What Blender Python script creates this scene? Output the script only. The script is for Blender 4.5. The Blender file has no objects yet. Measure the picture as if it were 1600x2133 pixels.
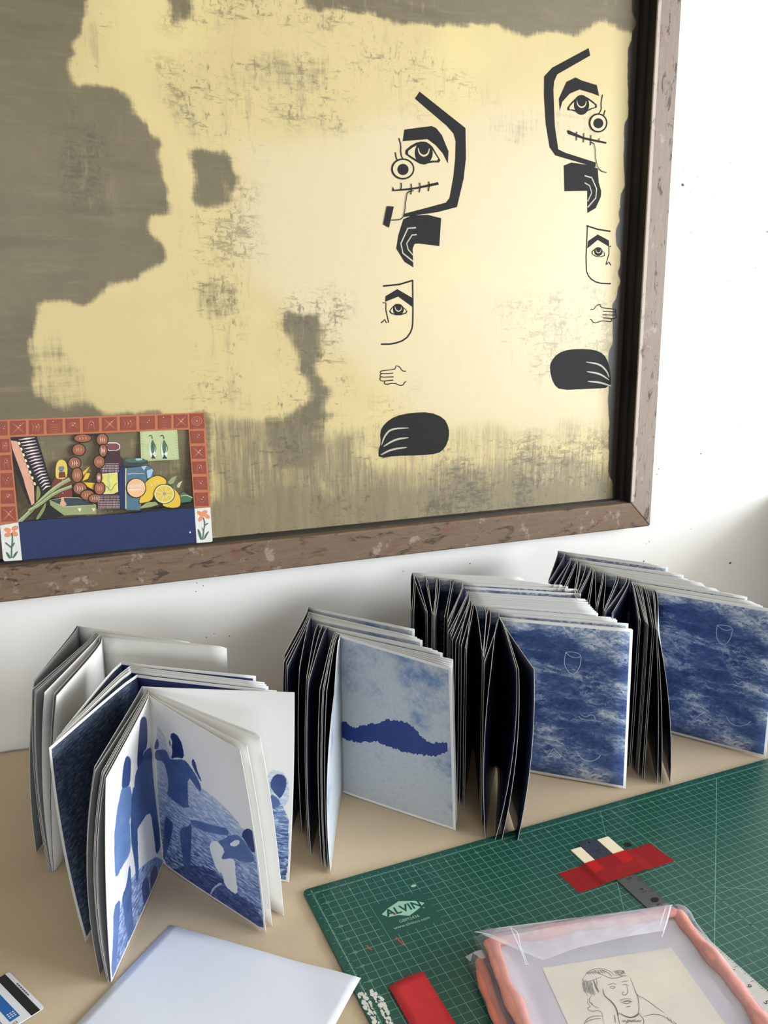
import bpy, bmesh, math, random
import numpy as np
from mathutils import Vector

# ------------------------------------------------------------------ camera, light, exposure
# Everything is measured in inches on the cutting mat's own grid (x along the mat, y towards the wall, z up,
# z = 0 on top of the mat); S turns inches into metres.
S = 0.0254
F = 1747.203
RX = np.array([1.76848, -0.37267, 0.2875]); TX = np.array([-3.90576, 20.90522, 45.94108])
def rodrigues(r):
    th = np.linalg.norm(r); k = r/th
    K = np.array([[0,-k[2],k[1]],[k[2],0,-k[0]],[-k[1],k[0],0]])
    return np.eye(3)+math.sin(th)*K+(1-math.cos(th))*K@K
RM = rodrigues(RX); CAM = -RM.T@TX
sc = bpy.context.scene
col = sc.collection
cd = bpy.data.cameras.new('camera'); co = bpy.data.objects.new('camera', cd); col.objects.link(co)
cd.sensor_fit = 'HORIZONTAL'; cd.sensor_width = 36.0; cd.lens = F/1600*36.0; cd.clip_start = .05; cd.clip_end = 50
from mathutils import Matrix
RB = RM.T@np.diag([1,-1,-1])
mw = Matrix([[*RB[i], CAM[i]*S] for i in range(3)]+[[0,0,0,1]])
co.matrix_world = mw
sc.camera = co

w = bpy.data.worlds.new('World'); sc.world = w; w.use_nodes = True
w.node_tree.nodes['Background'].inputs[0].default_value = (.62,.75,1,1)
w.node_tree.nodes['Background'].inputs[1].default_value = 1.2
def area(name, loc, target, sx, sy, power, color):
    l = bpy.data.lights.new(name, 'AREA'); l.shape = 'RECTANGLE'; l.size = sx*S; l.size_y = sy*S
    l.energy = power; l.color = color
    o = bpy.data.objects.new(name, l); col.objects.link(o)
    o.location = Vector(loc)*S
    o.rotation_euler = (Vector(target)-Vector(loc)).to_track_quat('-Z', 'Y').to_euler()
    return o
# daylight outside the window in the right wall, and a fill lamp added behind the photographer
area('daylight_right', (150,-92,40), (20,-6,16), 120, 76, 450, (.88,.94,1.0))
area('fill_behind', (-30,-206,60), (-20,-20,20), 80, 60, 170, (.90,.95,1.0))
vs = sc.view_settings
sc.display_settings.display_device = 'sRGB'
vs.view_transform = 'Standard'; vs.look = 'None'; vs.gamma = 1; vs.use_curve_mapping = False
vs.exposure = -0.17

# ------------------------------------------------------------------ helpers
rnd = random.Random(4)
def lin(r, g, b):
    f = lambda c: (c/255/12.92 if c/255 <= .04045 else ((c/255+.055)/1.055)**2.4)
    return (f(r), f(g), f(b), 1)
def ray(u, v):
    d = RM.T@np.array([(u-800)/F, (v-1066.5)/F, 1.]); return d/np.linalg.norm(d)
def onz(u, v, z=0.):
    d = ray(u, v); return CAM+d*((z-CAM[2])/d[2])
def pr(X):
    c = np.asarray(X, float)@RM.T+TX
    return np.stack([800+F*c[...,0]/c[...,2], 1066.5+F*c[...,1]/c[...,2]], -1)

class NB:
    """small node-building helper"""
    def __init__(s, name, rough=.6, spec=.3):
        s.m = bpy.data.materials.new(name); s.m.use_nodes = True
        s.t = s.m.node_tree; s.b = s.t.nodes['Principled BSDF']; s.out = s.t.nodes['Material Output']
        s.b.inputs['Roughness'].default_value = rough
        s.b.inputs['Specular IOR Level'].default_value = spec
    def n(s, typ, **kw):
        nd = s.t.nodes.new(typ)
        for k, v in kw.items():
            if k in ('inp',):
                for a, b in v.items():
                    if isinstance(b, bpy.types.NodeSocket): s.t.links.new(b, nd.inputs[a])
                    else: nd.inputs[a].default_value = b
            else: setattr(nd, k, v)
        return nd
    def link(s, a, b): s.t.links.new(a, b)
    def math(s, op, a, b=0., c=0., clamp=False):
        nd = s.n('ShaderNodeMath', operation=op, inp={0:a, 1:b, 2:c}); nd.use_clamp = clamp; return nd.outputs[0]
    def noise(s, vec, scale, detail=4, rough=.55, dist=0., out=0):
        nd = s.n('ShaderNodeTexNoise', inp={'Scale':scale,'Detail':detail,'Roughness':rough,'Distortion':dist})
        if vec is not None: s.link(vec, nd.inputs['Vector'])
        return nd.outputs[out]
    def mapping(s, vec, scale=(1,1,1), rot=(0,0,0), loc=(0,0,0)):
        nd = s.n('ShaderNodeMapping', inp={'Scale':scale,'Rotation':rot,'Location':loc}); s.link(vec, nd.inputs['Vector']); return nd.outputs[0]
    def ramp(s, fac, stops):
        nd = s.n('ShaderNodeValToRGB'); s.link(fac, nd.inputs[0]); e = nd.color_ramp.elements
        e[0].position, e[0].color = stops[0]; e[1].position, e[1].color = stops[-1]
        for p, c in stops[1:-1]:
            x = e.new(p); x.color = c
        return nd.outputs[0]
    def sstep(s, x, a, b):
        nd = s.n('ShaderNodeMapRange', interpolation_type='SMOOTHSTEP', inp={1:a, 2:b, 3:0., 4:1.}); s.link(x, nd.inputs[0]); return nd.outputs[0]
    def mix(s, f, a, b, mode='MIX'):
        nd = s.n('ShaderNodeMix', data_type='RGBA', blend_type=mode)
        for i, v in ((0,f),(6,a),(7,b)):
            if isinstance(v, bpy.types.NodeSocket): s.link(v, nd.inputs[i])
            else: nd.inputs[i].default_value = v
        return nd.outputs[2]
    def base(s, c):
        if isinstance(c, bpy.types.NodeSocket): s.link(c, s.b.inputs['Base Color'])
        else: s.b.inputs['Base Color'].default_value = c
        return s.m
    def bump(s, h, strength=.2, dist=.002):
        nd = s.n('ShaderNodeBump', inp={'Strength':strength,'Distance':dist}); s.link(h, nd.inputs['Height']); s.link(nd.outputs[0], s.b.inputs['Normal'])
    def obj(s): return s.n('ShaderNodeTexCoord').outputs['Object']
    def uv(s): return s.n('ShaderNodeTexCoord').outputs['UV']
    def attr(s, name): return s.n('ShaderNodeAttribute', attribute_name=name).outputs['Fac']

MAT = {}
def plain(name, rgb, rough=.6, spec=.3, var=.05, scale=30, bump=.0, metal=0.):
    if name in MAT: return MAT[name]
    q = NB(name, rough, spec)
    nz = q.noise(q.obj(), scale, 5)
    c = lin(*rgb)
    d = tuple(max(0, x*(1-2*var)) for x in c[:3])+(1,)
    e = tuple(min(1, x*(1+2*var)) for x in c[:3])+(1,)
    q.base(q.mix(nz, d, e))
    if bump: q.bump(q.noise(q.obj(), scale*6, 3), bump, .001)
    q.b.inputs['Metallic'].default_value = metal
    MAT[name] = q.m; return q.m

def thing(name, label, cat, loc=(0,0,0), group=None):
    o = bpy.data.objects.new(name, None); col.objects.link(o)
    o.location = Vector(loc)*S; o.empty_display_size = .02
    o['label'] = label; o['category'] = cat
    if group: o['group'] = group
    o['org'] = list(map(float, loc)); return o
def tag(o, label, cat, group=None):
    o['label'] = label; o['category'] = cat
    if group: o['group'] = group
    return o
def org(o): return np.array(o['org']) if o is not None else np.zeros(3)

def obj(name, V, Fc, mats, parent=None, base=None, idx=None, smooth=False, uv=None, attrs=None, kind=None):
    """one mesh object; V in inches in the room; base = its origin"""
    V = np.asarray(V, float)
    b = np.array(base, float) if base is not None else (org(parent) if parent is not None else np.zeros(3))
    me = bpy.data.meshes.new(name)
    me.from_pydata([tuple(x) for x in (V-b)*S], [], [tuple(int(i) for i in f) for f in Fc])
    for m in (mats if isinstance(mats, (list, tuple)) else [mats]): me.materials.append(m)
    if idx is not None: me.polygons.foreach_set('material_index', np.asarray(idx, 'i'))
    if smooth: me.polygons.foreach_set('use_smooth', np.ones(len(me.polygons), bool))
    if uv is not None:
        L = me.uv_layers.new(name='UVMap'); li = np.empty(len(me.loops), 'i'); me.loops.foreach_get('vertex_index', li)
        L.data.foreach_set('uv', np.asarray(uv, 'f')[li].ravel())
    for k, a in (attrs or {}).items():
        at = me.attributes.new(k, 'FLOAT', 'POINT'); at.data.foreach_set('value', np.asarray(a, 'f'))
    me.update()
    o = bpy.data.objects.new(name, me); col.objects.link(o)
    o['org'] = [float(x) for x in b]
    if parent is not None:
        o.parent = parent; o.location = Vector((b-org(parent))*S)
    else: o.location = Vector(b*S)
    if kind: o['kind'] = kind
    return o

class MB:
    """collects vertices and faces"""
    def __init__(s): s.v = []; s.f = []; s.i = []
    def add(s, V, Fc, mi=0):
        n = len(s.v); s.v += [tuple(map(float, x)) for x in V]; s.f += [tuple(n+j for j in f) for f in Fc]; s.i += [mi]*len(Fc); return s
    def box(s, x0, x1, y0, y1, z0, z1, mi=0):
        V = [(x,y,z) for z in (z0,z1) for x,y in ((x0,y0),(x1,y0),(x1,y1),(x0,y1))]
        return s.add(V, [(3,2,1,0),(4,5,6,7),(0,1,5,4),(1,2,6,5),(2,3,7,6),(3,0,4,7)], mi)
    def tube(s, P, R, k=10, mi=0, squash=1.):
        P = np.asarray(P, float); R = np.broadcast_to(R, (len(P),)); V = []
        for i, p in enumerate(P):
            d = P[min(i+1,len(P)-1)]-P[max(i-1,0)]; d /= np.linalg.norm(d)
            up = np.array([0,0,1.]); a = np.cross(d, up)
            a = a/np.linalg.norm(a) if np.linalg.norm(a) > 1e-3 else np.array([1.,0,0]); b = np.cross(a, d)
            for j in range(k):
                t = 2*math.pi*j/k; V.append(p+R[i]*(a*math.cos(t)+b*squash*math.sin(t)))
        n = len(P); Fc = [(i*k+j, i*k+(j+1)%k, (i+1)*k+(j+1)%k, (i+1)*k+j) for i in range(n-1) for j in range(k)]
        Fc += [tuple(range(k))[::-1], tuple((n-1)*k+j for j in range(k))]
        return s.add(V, Fc, mi)
    def obj(s, name, mats, parent=None, **kw): return obj(name, s.v, s.f, mats, parent, idx=s.i, **kw)

def bevel(o, width, seg=2):
    m = o.modifiers.new('bevel', 'BEVEL'); m.width = width*S; m.segments = seg; m.limit_method = 'ANGLE'; return o
def struct(o): o['kind'] = 'structure'; return o
def chaikin(P, it=1, closed=True):
    P = np.asarray(P, float)
    for _ in range(it):
        Q = np.roll(P, -1, 0) if closed else P[1:]
        A = P if closed else P[:-1]
        N = np.empty((2*len(A), P.shape[1])); N[0::2] = .75*A+.25*Q; N[1::2] = .25*A+.75*Q
        P = N if closed else np.vstack([P[:1], N, P[-1:]])
    return P

class Flat:
    """a plane in the room on which flat shapes (prints, cut-outs) are laid; pixels of the survey photograph are carried onto it"""
    def __init__(s, p0, n, ex):
        s.p0 = np.array(p0, float); s.n = np.array(n, float)/np.linalg.norm(n)
        ex = np.array(ex, float); ex -= s.n*(ex@s.n); s.ex = ex/np.linalg.norm(ex); s.ey = np.cross(s.n, s.ex)
    def px(s, P):
        out = []
        for u, v in P:
            d = ray(u, v); t = ((s.p0-CAM)@s.n)/(d@s.n); q = CAM+d*t-s.p0; out.append((q@s.ex, q@s.ey))
        return np.array(out)
    def at(s, ab, h=0.):
        ab = np.asarray(ab, float); return s.p0+ab[:, :1]*s.ex+ab[:, 1:2]*s.ey+h*s.n
def ccw(P):
    P = np.asarray(P); x, y = P.T
    return P if (x@np.roll(y,-1)-y@np.roll(x,-1)) > 0 else P[::-1]
class Art:
    """layers of flat colour on a Flat, one mesh"""
    def __init__(s, flat, h0=.01, dh=.004, xf=None): s.fl = flat; s.h = h0; s.dh = dh; s.mb = MB(); s.mats = []; s.xf = xf
    def m(s, mat):
        if mat not in s.mats: s.mats.append(mat)
        return s.mats.index(mat)
    def ab(s, P):
        if s.xf: o, k = s.xf; P = [(o[0]+x/k, o[1]+y/k) for x, y in P]
        return s.fl.px(P)
    def poly(s, P, mat, smooth=0, thick=0., raw=False):
        A = np.asarray(P, float) if raw else s.ab(P)
        if smooth: A = chaikin(A, smooth)
        A = ccw(A); n = len(A); V = s.fl.at(A, s.h); i = s.m(mat)
        if thick:
            V = np.vstack([V, s.fl.at(A, s.h-thick)])
            s.mb.add(V, [tuple(range(n)), tuple(range(2*n-1, n-1, -1))]+[(j, n+j, n+(j+1)%n, (j+1)%n) for j in range(n)], i)
        else: s.mb.add(V, [tuple(range(n))], i)
        s.h += s.dh; return s
    def line(s, P, wd, mat, closed=False, smooth=0, raw=False, taper=False):
        A = np.asarray(P, float) if raw else s.ab(P)
        if smooth: A = chaikin(A, smooth, closed)
        n = len(A); L = []; R = []
        for k in range(n):
            a = A[(k-1)%n] if (closed or k) else A[0]; b = A[(k+1)%n] if (closed or k < n-1) else A[-1]
            d = b-a; d = d/(np.linalg.norm(d)+1e-9); nn = np.array([-d[1], d[0]])*wd/2*((1-abs(2*k/(n-1)-1)**2*.8) if taper and n > 1 else 1)
            L.append(A[k]+nn); R.append(A[k]-nn)
        V = s.fl.at(np.array(L+R), s.h); m = n if closed else n-1
        s.mb.add(V, [(n+k, n+(k+1)%n, (k+1)%n, k) for k in range(m)], s.m(mat)); s.h += s.dh*.3; return s
    def disc(s, c, r, mat, ratio=1., k=20, rot=0.):
        return s.poly([(c[0]+r*math.cos(t)*math.cos(rot)-r*ratio*math.sin(t)*math.sin(rot), c[1]+r*math.cos(t)*math.sin(rot)+r*ratio*math.sin(t)*math.cos(rot)) for t in np.arange(k)*2*math.pi/k], mat)
    def obj(s, name, parent, **kw): return s.mb.obj(name, s.mats, parent, **kw)

def text_shape(body, size):
    """flat outline of a word: vertices (n,2) and faces, size in inches"""
    cu = bpy.data.curves.new('word', 'FONT'); cu.body = body; cu.size = size; cu.resolution_u = 2; cu.align_x = 'LEFT'
    o = bpy.data.objects.new('word', cu); col.objects.link(o)
    dg = bpy.context.evaluated_depsgraph_get(); me = bpy.data.meshes.new_from_object(o.evaluated_get(dg))
    V = np.array([v.co[:2] for v in me.vertices]).reshape(-1, 2); Fc = [tuple(p.vertices) for p in me.polygons]
    bpy.data.objects.remove(o); bpy.data.meshes.remove(me); bpy.data.curves.remove(cu)
    return V, Fc
def inside(P, X):
    """which points X (n,2) lie in polygon P"""
    P = np.asarray(P, float); r = np.zeros(len(X), bool); x, y = X.T; j = len(P)-1
    for i in range(len(P)):
        xi, yi = P[i]; xj, yj = P[j]
        with np.errstate(divide='ignore', invalid='ignore'):
            r ^= ((yi > y) != (yj > y)) & (x < (xj-xi)*(y-yi)/(yj-yi+1e-12)+xi)
        j = i
    return r
class VNoise:
    def __init__(s, seed): s.g = np.random.RandomState(seed).rand(64, 64)
    def __call__(s, x, y):
        xi = np.floor(x).astype(int); yi = np.floor(y).astype(int); fx = x-xi; fy = y-yi
        fx = fx*fx*(3-2*fx); fy = fy*fy*(3-2*fy); g = s.g
        a = g[xi%64, yi%64]; b = g[(xi+1)%64, yi%64]; c = g[xi%64, (yi+1)%64]; d = g[(xi+1)%64, (yi+1)%64]
        return (a*(1-fx)+b*fx)*(1-fy)+(c*(1-fx)+d*fx)*fy
    def fbm(s, x, y, o=4):
        r = 0.; a = .5
        for k in range(o): r = r+a*s(x*2**k+k*7.3, y*2**k+k*3.1); a /= 2
        return r

# ------------------------------------------------------------------ setting
WALL = 24.4; TZ = -.12; FLOOR = TZ-30
q = NB('wall_paint', .55, .25); t = q.obj()
n1 = q.noise(t, 1.2, 6, .6); n2 = q.noise(t, 14, 5)
q.base(q.mix(n1, lin(232,229,222), lin(240,238,232))); q.bump(n2, .12, .002); WALLM = q.m
q = NB('ceiling_paint', .7, .2); q.base(lin(238,236,230)); CEILM = q.m
q = NB('floor_boards', .5, .3); t = q.obj()
q.base(q.mix(q.noise(q.mapping(t, (2,14,1)), 3, 6), lin(84,66,50), lin(104,84,64))); FLOORM = q.m
WALLD = plain('wall_paint_grey', (112,108,102), .6)
X0, X1, Y0, CZ = -120., 130., -190., 78.
def room_box(name, x0, x1, y0, y1, z0, z1, m):
    return struct(obj(name, *(lambda b: (b.v, b.f))(MB().box(x0,x1,y0,y1,z0,z1)), m, base=((x0+x1)/2, (y0+y1)/2, z0)))
wb = room_box('wall_back', X0-4, X1+4, WALL, WALL+4, FLOOR, CZ, WALLM)
room_box('wall_left', X0-4, X0, Y0, WALL, FLOOR, CZ, WALLD)
room_box('floor', X0-4, X1+4, Y0-4, WALL+4, FLOOR-2, FLOOR, FLOORM)
room_box('ceiling', X0-4, X1+4, Y0-4, WALL+4, CZ, CZ+2, CEILM)
def wall_with_window(name, n, horiz, wpos, a0, a1, wa0, wa1, wz0, wz1):
    """a wall of four panels around a window opening, with its frame, bars and sill"""
    b = MB()
    def bx(p, r, z0, z1, t0, t1, bb=b):
        if horiz: bb.box(p, r, t0, t1, z0, z1)
        else: bb.box(t0, t1, p, r, z0, z1)
    t0, t1 = wpos
    bx(a0, wa0, FLOOR, CZ, t0, t1); bx(wa1, a1, FLOOR, CZ, t0, t1); bx(wa0, wa1, FLOOR, wz0, t0, t1); bx(wa0, wa1, wz1, CZ, t0, t1)
    c = ((a0+a1)/2, (t0+t1)/2, FLOOR) if horiz else ((t0+t1)/2, (a0+a1)/2, FLOOR)
    struct(obj(name, b.v, b.f, WALLD, base=c))
    f = MB(); m = (t0+t1)/2; am = (wa0+wa1)/2; zm = (wz0+wz1)/2
    for p, r, z0, z1 in ((wa0,wa0+2,wz0,wz1),(wa1-2,wa1,wz0,wz1),(wa0+2,wa1-2,wz0,wz0+2),(wa0+2,wa1-2,wz1-2,wz1),(am-.7,am+.7,wz0+2,wz1-2)):
        bx(p, r, z0, z1, m-1, m+1, f)
    struct(obj(n, f.v, f.f, plain('window_paint', (236,235,230), .4), base=(am, m, wz0) if horiz else (m, am, wz0)))
wall_with_window('wall_right', 'window_1', False, (X1, X1+4), Y0, WALL, -150, -30, 8, 64)
wall_with_window('wall_front', 'fill_window', True, (Y0-4, Y0), X0, X1, -64, 4, 14, 66)  # window opening added behind the camera to let the fill lamp in
# pinholes and chips in the plaster
holes = [(1422,385,.17),(1460,945,.09),(1521,1173,.16),(1341,1169,.1),(1438,400,.05),(1483,408,.05),(1439,485,.06),(1424,352,.05),(1452,368,.05),(1521,340,.05),(1598,483,.1),(1574,558,.06),(1520,585,.06),(979,1174,.08),(1372,977,.07),(1368,988,.07),(410,1214,.05),(423,1220,.05),(408,1232,.05),(1439,1102,.05),(1352,1128,.06),(1346,1132,.05),(478,1325,.06),(430,1328,.05),(446,1320,.05),(1540,890,.05),(840,1190,.05)]
hm = plain('plaster_hole', (92,86,78), .9)
wf = Flat((0, WALL, 0), (0,-1,0), (1,0,0))
for u, v, r in holes:
    c = wf.px([(u, v)])[0]; b = MB(); k = 7
    V = np.vstack([wf.at([(c[0]+r*(1+.3*math.sin(3*t+u))*math.cos(t), c[1]+r*(.8+.2*math.cos(2*t+v))*math.sin(t)) for t in np.arange(k)*2*math.pi/k], .012), wf.at([c], .004)])
    obj('nail_hole', V, [(j, (j+1)%k, k) for j in range(k)], hm, wb)

# ------------------------------------------------------------------ work table under kraft paper
tb = thing('work_table', 'long work table against the white wall, hidden under brown kraft paper', 'table', (12,-5,FLOOR))
wm = plain('table_wood', (150,112,76), .5)
bevel(MB().box(-46, 80, -31, 24.2, TZ-1.5, TZ-.2).obj('tabletop', wm, tb), .1)
for x, y in ((-43,-28),(77,-28),(-43,21),(77,21)):
    MB().box(x-1.5, x+1.5, y-1.5, y+1.5, FLOOR, TZ-1.5).obj('leg', wm, tb)
q = NB('kraft_paper', .75, .2); t = q.obj()
fib = q.noise(q.mapping(t, (1,2.2,1)), 140, 4, .7); bl = q.noise(t, 3.5, 5)
cr = q.mix(bl, lin(200,178,146), lin(212,192,162)); cr = q.mix(q.math('MULTIPLY', fib, .35), cr, lin(166,140,114))
q.base(cr); q.bump(q.noise(q.mapping(t, (1,1,1), (0,0,.6)), 9, 5), .25, .004); KRAFT = q.m
xs = np.linspace(-45.6, 79.6, 120); ys = np.concatenate([np.linspace(-30.7, 22, 66), np.linspace(22.3, 23.9, 6)])
GX, GY = np.meshgrid(xs, ys); vn = VNoise(3)
wr = (vn.fbm(GX*.12+GY*.06+40, GY*.35-GX*.2+40, 3)-.5)*.12*np.clip((-GX+16)/10, .25, 1)
free = np.clip((-GX-14)/6, 0, 1)
GZ = TZ-.006-np.abs(wr)*3.2+np.clip((GY-22.6)/1.3, 0, 1)**2*.12*free
V = np.stack([GX, GY, GZ], -1).reshape(-1, 3); nx, ny = len(xs), len(ys)
Fc = [(j*nx+i, j*nx+i+1, (j+1)*nx+i+1, (j+1)*nx+i) for j in range(ny-1) for i in range(nx-1)]
kp = obj('kraft_paper', V, Fc, KRAFT, base=(12,-4,TZ), smooth=True)
tag(kp, 'brown kraft paper sheet covering the whole tabletop', 'paper')
m_ = kp.modifiers.new('thick', 'SOLIDIFY'); m_.thickness = .01*S; m_.offset = -1

# ------------------------------------------------------------------ framed silkscreen on the wall
YF, YS = 22.2, 24.0
ang = .0086
C0 = CAM+ray(1355,1096)*((YF-CAM[1])/ray(1355,1096)[1])
eL = np.array([-math.cos(ang), 0, math.sin(ang)]); eU = np.array([-math.sin(ang), 0, math.cos(ang)])*1.0
def fp(a, b, y): return np.array([C0[0], y, C0[2]])+a*eL+b*eU
FW, FH, RW = 63., 50., 2.45
fr = thing('silkscreen', 'large wood-framed silkscreen hung on the wall, printed with black half faces and hands', 'silkscreen', fp(FW/2, 0, YF))
def wood(name, c1, c2, sc, stain):
    q = NB(name, .6, .25); t = q.obj()
    g = q.noise(q.mapping(t, sc), 7, 9, .75); s2 = q.noise(q.mapping(t, tuple(.12*x+1 for x in sc)), 17, 8, .7, .8); s3 = q.noise(t, 13, 6, .65)
    c = q.mix(g, lin(*c1), lin(*c2))
    c = q.mix(q.math('MULTIPLY', q.sstep(s2, .55, .64), .8), c, lin(*stain))
    c = q.mix(q.math('MULTIPLY', q.sstep(s3, .60, .68), .38), c, lin(118,62,60))
    c = q.mix(q.math('MULTIPLY', q.sstep(q.noise(t, 19, 5, .7), .58, .66), .35), c, lin(190,175,158))
    q.base(c); q.bump(s2, .35, .002); return q.m
WB = wood('rail_wood_bottom', (84,68,54), (136,112,90), (2,20,20), (50,42,36))
WR = wood('rail_wood_right', (112,98,86), (166,148,134), (20,20,1.6), (58,50,44))
def rail(Q, m, name='rail'):
    V = [fp(a, b, YF) for a, b in Q]+[fp(a, b, YS+.25) for a, b in Q]
    n = len(Q)
    o = obj(name, V, [tuple(range(n))[::-1], tuple(range(n, 2*n))]+[(j, (j+1)%n, n+(j+1)%n, n+j) for j in range(n)], m, fr)
    bm = bmesh.new(); bm.from_mesh(o.data); bmesh.ops.recalc_face_normals(bm, faces=bm.faces); bm.to_mesh(o.data); bm.free()
    return bevel(o, .12, 3)
g = .012
rail([(g,0),(FW-g,0),(FW-RW-g,RW),(RW+g,RW)], WB)
rail([(0,g),(RW,RW+g),(RW,FH-RW-g),(0,FH-g)], WR)
rail([(FW,g),(FW-RW,RW+g),(FW-RW,FH-RW-g),(FW,FH-g)], WR)
rail([(g,FH),(FW-g,FH),(FW-RW-g,FH-RW),(RW+g,FH-RW)], WB)
# pale bead along the inner edge of the right rail, and a stepped stop inside
BD = wood('bead_wood', (168,152,138), (196,182,170), (20,20,1.6), (80,70,60))
DK = plain('ink_black_wood', (38,34,30), .5, .3, .2, 20)
def strip(a0, a1, b0, b1, y0, y1, m, name):
    V = [fp(a, b, y) for y in (y0, y1) for a, b in ((a0,b0),(a1,b0),(a1,b1),(a0,b1))]
    o = obj(name, V, [(0,1,2,3),(7,6,5,4),(0,4,5,1),(1,5,6,2),(2,6,7,3),(3,7,4,0)], m, fr)
    bm = bmesh.new(); bm.from_mesh(o.data); bmesh.ops.recalc_face_normals(bm, faces=bm.faces); bm.to_mesh(o.data); bm.free(); return o
bevel(strip(RW-.32, RW+.04, RW+.1, FH-RW, YF-.05, YF+.5, BD, 'bead'), .05)
strip(RW+.03, RW+.06, RW, FH-RW, YF+.1, YS+.1, DK, 'inner_edge')
strip(RW+.05, RW+.45, RW, FH-RW, YF+1.05, YS+.1, DK, 'stop')
strip(RW, FW-RW, RW-.05, RW+.16, YF+.9, YS+.1, DK, 'stop')
# the mesh: stains are laid out over the surface as masks, then broken up by brush-like noise in the material
gx0, gy0, gs = -160, -160, 8
gw, gh = 240, 190
XX, YY = np.meshgrid(gx0+gs*np.arange(gw), gy0+gs*np.arange(gh)); PP = np.stack([XX.ravel(), YY.ravel()], 1).astype(float)
va, vb = VNoise(11), VNoise(12)
PJ = PP+np.stack([(va.fbm(PP[:,0]/40+9, PP[:,1]/60+9)-.47)*75, (vb.fbm(PP[:,0]/60+9, PP[:,1]/40+9)-.47)*75], 1)
def mask(polys, blur):
    M = np.zeros((gh, gw))
    for P, s in polys: M = np.maximum(M, inside(P, PJ).reshape(gh, gw)*s)
    for _ in range(blur):
        M = (M+np.roll(M,1,0)+np.roll(M,-1,0)+np.roll(M,1,1)+np.roll(M,-1,1))/5
    return M
stain = mask([([(-160,-160),(235,-160),(165,40),(150,130),(170,190),(210,175),(265,205),(300,260),(318,310),(352,372),(345,420),(312,470),(350,515),(340,560),(250,600),(180,625),(95,642),(75,700),(58,760),(75,830),(130,880),(-160,890)], .92),
  ([(-160,860),(430,850),(430,1300),(-160,1300)], .75),
  ([(570,-160),(1400,-160),(1340,80),(1250,58),(1100,66),(930,50),(800,42),(650,15)], .85), ([(345,-160),(425,-160),(405,35),(352,62)], .7),
  ([(385,330),(460,318),(492,370),(480,432),(432,446),(400,425)], .75), ([(600,650),(660,636),(678,700),(670,760),(692,800),(662,870),(610,910),(588,870),(640,800),(622,740),(595,700)], .8),
  ([(560,890),(650,800),(705,870),(640,980),(560,990)], .7), ([(405,570),(480,570),(492,640),(430,690),(400,640)], .4), ([(1000,220),(1270,225),(1270,300),(1010,300)], .3),
  ([(420,150),(600,105),(700,140),(690,190),(430,190)], .35), ([(60,860),(60,700),(140,690),(200,860)], .35)], 2)
low = mask([([(425,850),(520,880),(700,890),(900,880),(1290,870),(1300,1160),(425,1200)], .42), ([(425,985),(1300,955),(1300,1120),(430,1200)], .78), ([(430,1045),(1300,1005),(1300,1120),(430,1200)], 1.25), ([(425,860),(560,890),(740,920),(770,1060),(430,1120)], .82)], 5)
speck = mask([([(140,30),(230,30),(235,430),(140,430)], .8), ([(330,120),(520,110),(560,330),(360,280)], .8), ([(430,150),(830,70),(1050,200),(760,280),(500,220)], .75), ([(395,560),(500,560),(500,860),(400,860)], .8),
  ([(590,600),(720,600),(720,960),(560,980)], .9), ([(380,380),(540,380),(540,540),(360,560)], .7), ([(340,-160),(800,-160),(800,60),(340,60)], .8), ([(780,840),(870,800),(900,900),(800,920)], .6), ([(1010,640),(1300,560),(1300,800),(1100,800)], .5), ([(430,900),(1290,900),(1290,1120),(430,1160)], .8)], 5)
PJ0 = PJ; PJ = PP+(PJ-PP)*.3
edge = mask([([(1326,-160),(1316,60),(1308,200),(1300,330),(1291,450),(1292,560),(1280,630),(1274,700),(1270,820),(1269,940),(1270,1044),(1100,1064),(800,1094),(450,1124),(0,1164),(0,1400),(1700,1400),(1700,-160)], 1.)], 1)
PJ = PJ0
pale = mask([([(500,300),(1260,200),(1260,900),(900,880),(500,560)], 1.)], 10)
def samp(M, uv):
    x = np.clip((uv[:,0]-gx0)/gs, 0, gw-1.01); y = np.clip((uv[:,1]-gy0)/gs, 0, gh-1.01)
    i = x.astype(int); j = y.astype(int); fx = x-i; fy = y-j
    return (M[j,i]*(1-fx)+M[j,i+1]*fx)*(1-fy)+(M[j+1,i]*(1-fx)+M[j+1,i+1]*fx)*fy
A_ = np.linspace(RW-.05, FW-RW+.05, 236); B_ = np.linspace(RW-.05, FH-RW+.05, 184)
V = np.array([fp(a, b, YS) for b in B_ for a in A_]); U = pr(V); na = len(A_)
Fc = [(j*na+i, (j+1)*na+i, (j+1)*na+i+1, j*na+i+1) for j in range(len(B_)-1) for i in range(na-1)]
q = NB('silkscreen_mesh', .42, .35); t = q.obj()
st = q.attr('stain'); sp = q.attr('speck'); ed = q.attr('edge'); pa = q.attr('pale')
vstr = q.noise(q.mapping(t, (26,1,2.6)), 3.2, 8, .7, .3); hstr = q.noise(q.mapping(t, (3,1,24)), 3.0, 8, .7, .2); big = q.noise(t, 3, 6, .6)
hs2 = q.noise(q.mapping(t, (5,1,60)), 3.0, 8, .75, .2); vs2 = q.noise(q.mapping(t, (60,1,5)), 3.2, 8, .75, .3); blot = q.noise(t, 9, 7, .7, .5)
vmx = q.math('ADD', q.math('MULTIPLY', q.noise(q.mapping(t, (34,1,2.2)), 3.2, 8, .72, .3), .55), q.math('MULTIPLY', q.noise(q.mapping(t, (90,1,4)), 3.2, 8, .75, .3), .45))
lf = q.sstep(q.math('ADD', q.attr('low'), q.math('MULTIPLY', q.math('SUBTRACT', q.math('ADD', q.math('MULTIPLY', vmx, .7), q.math('MULTIPLY', q.noise(t, 12, 7, .7, .6), .3)), .5), 2.6)), .25, .95)
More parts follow.
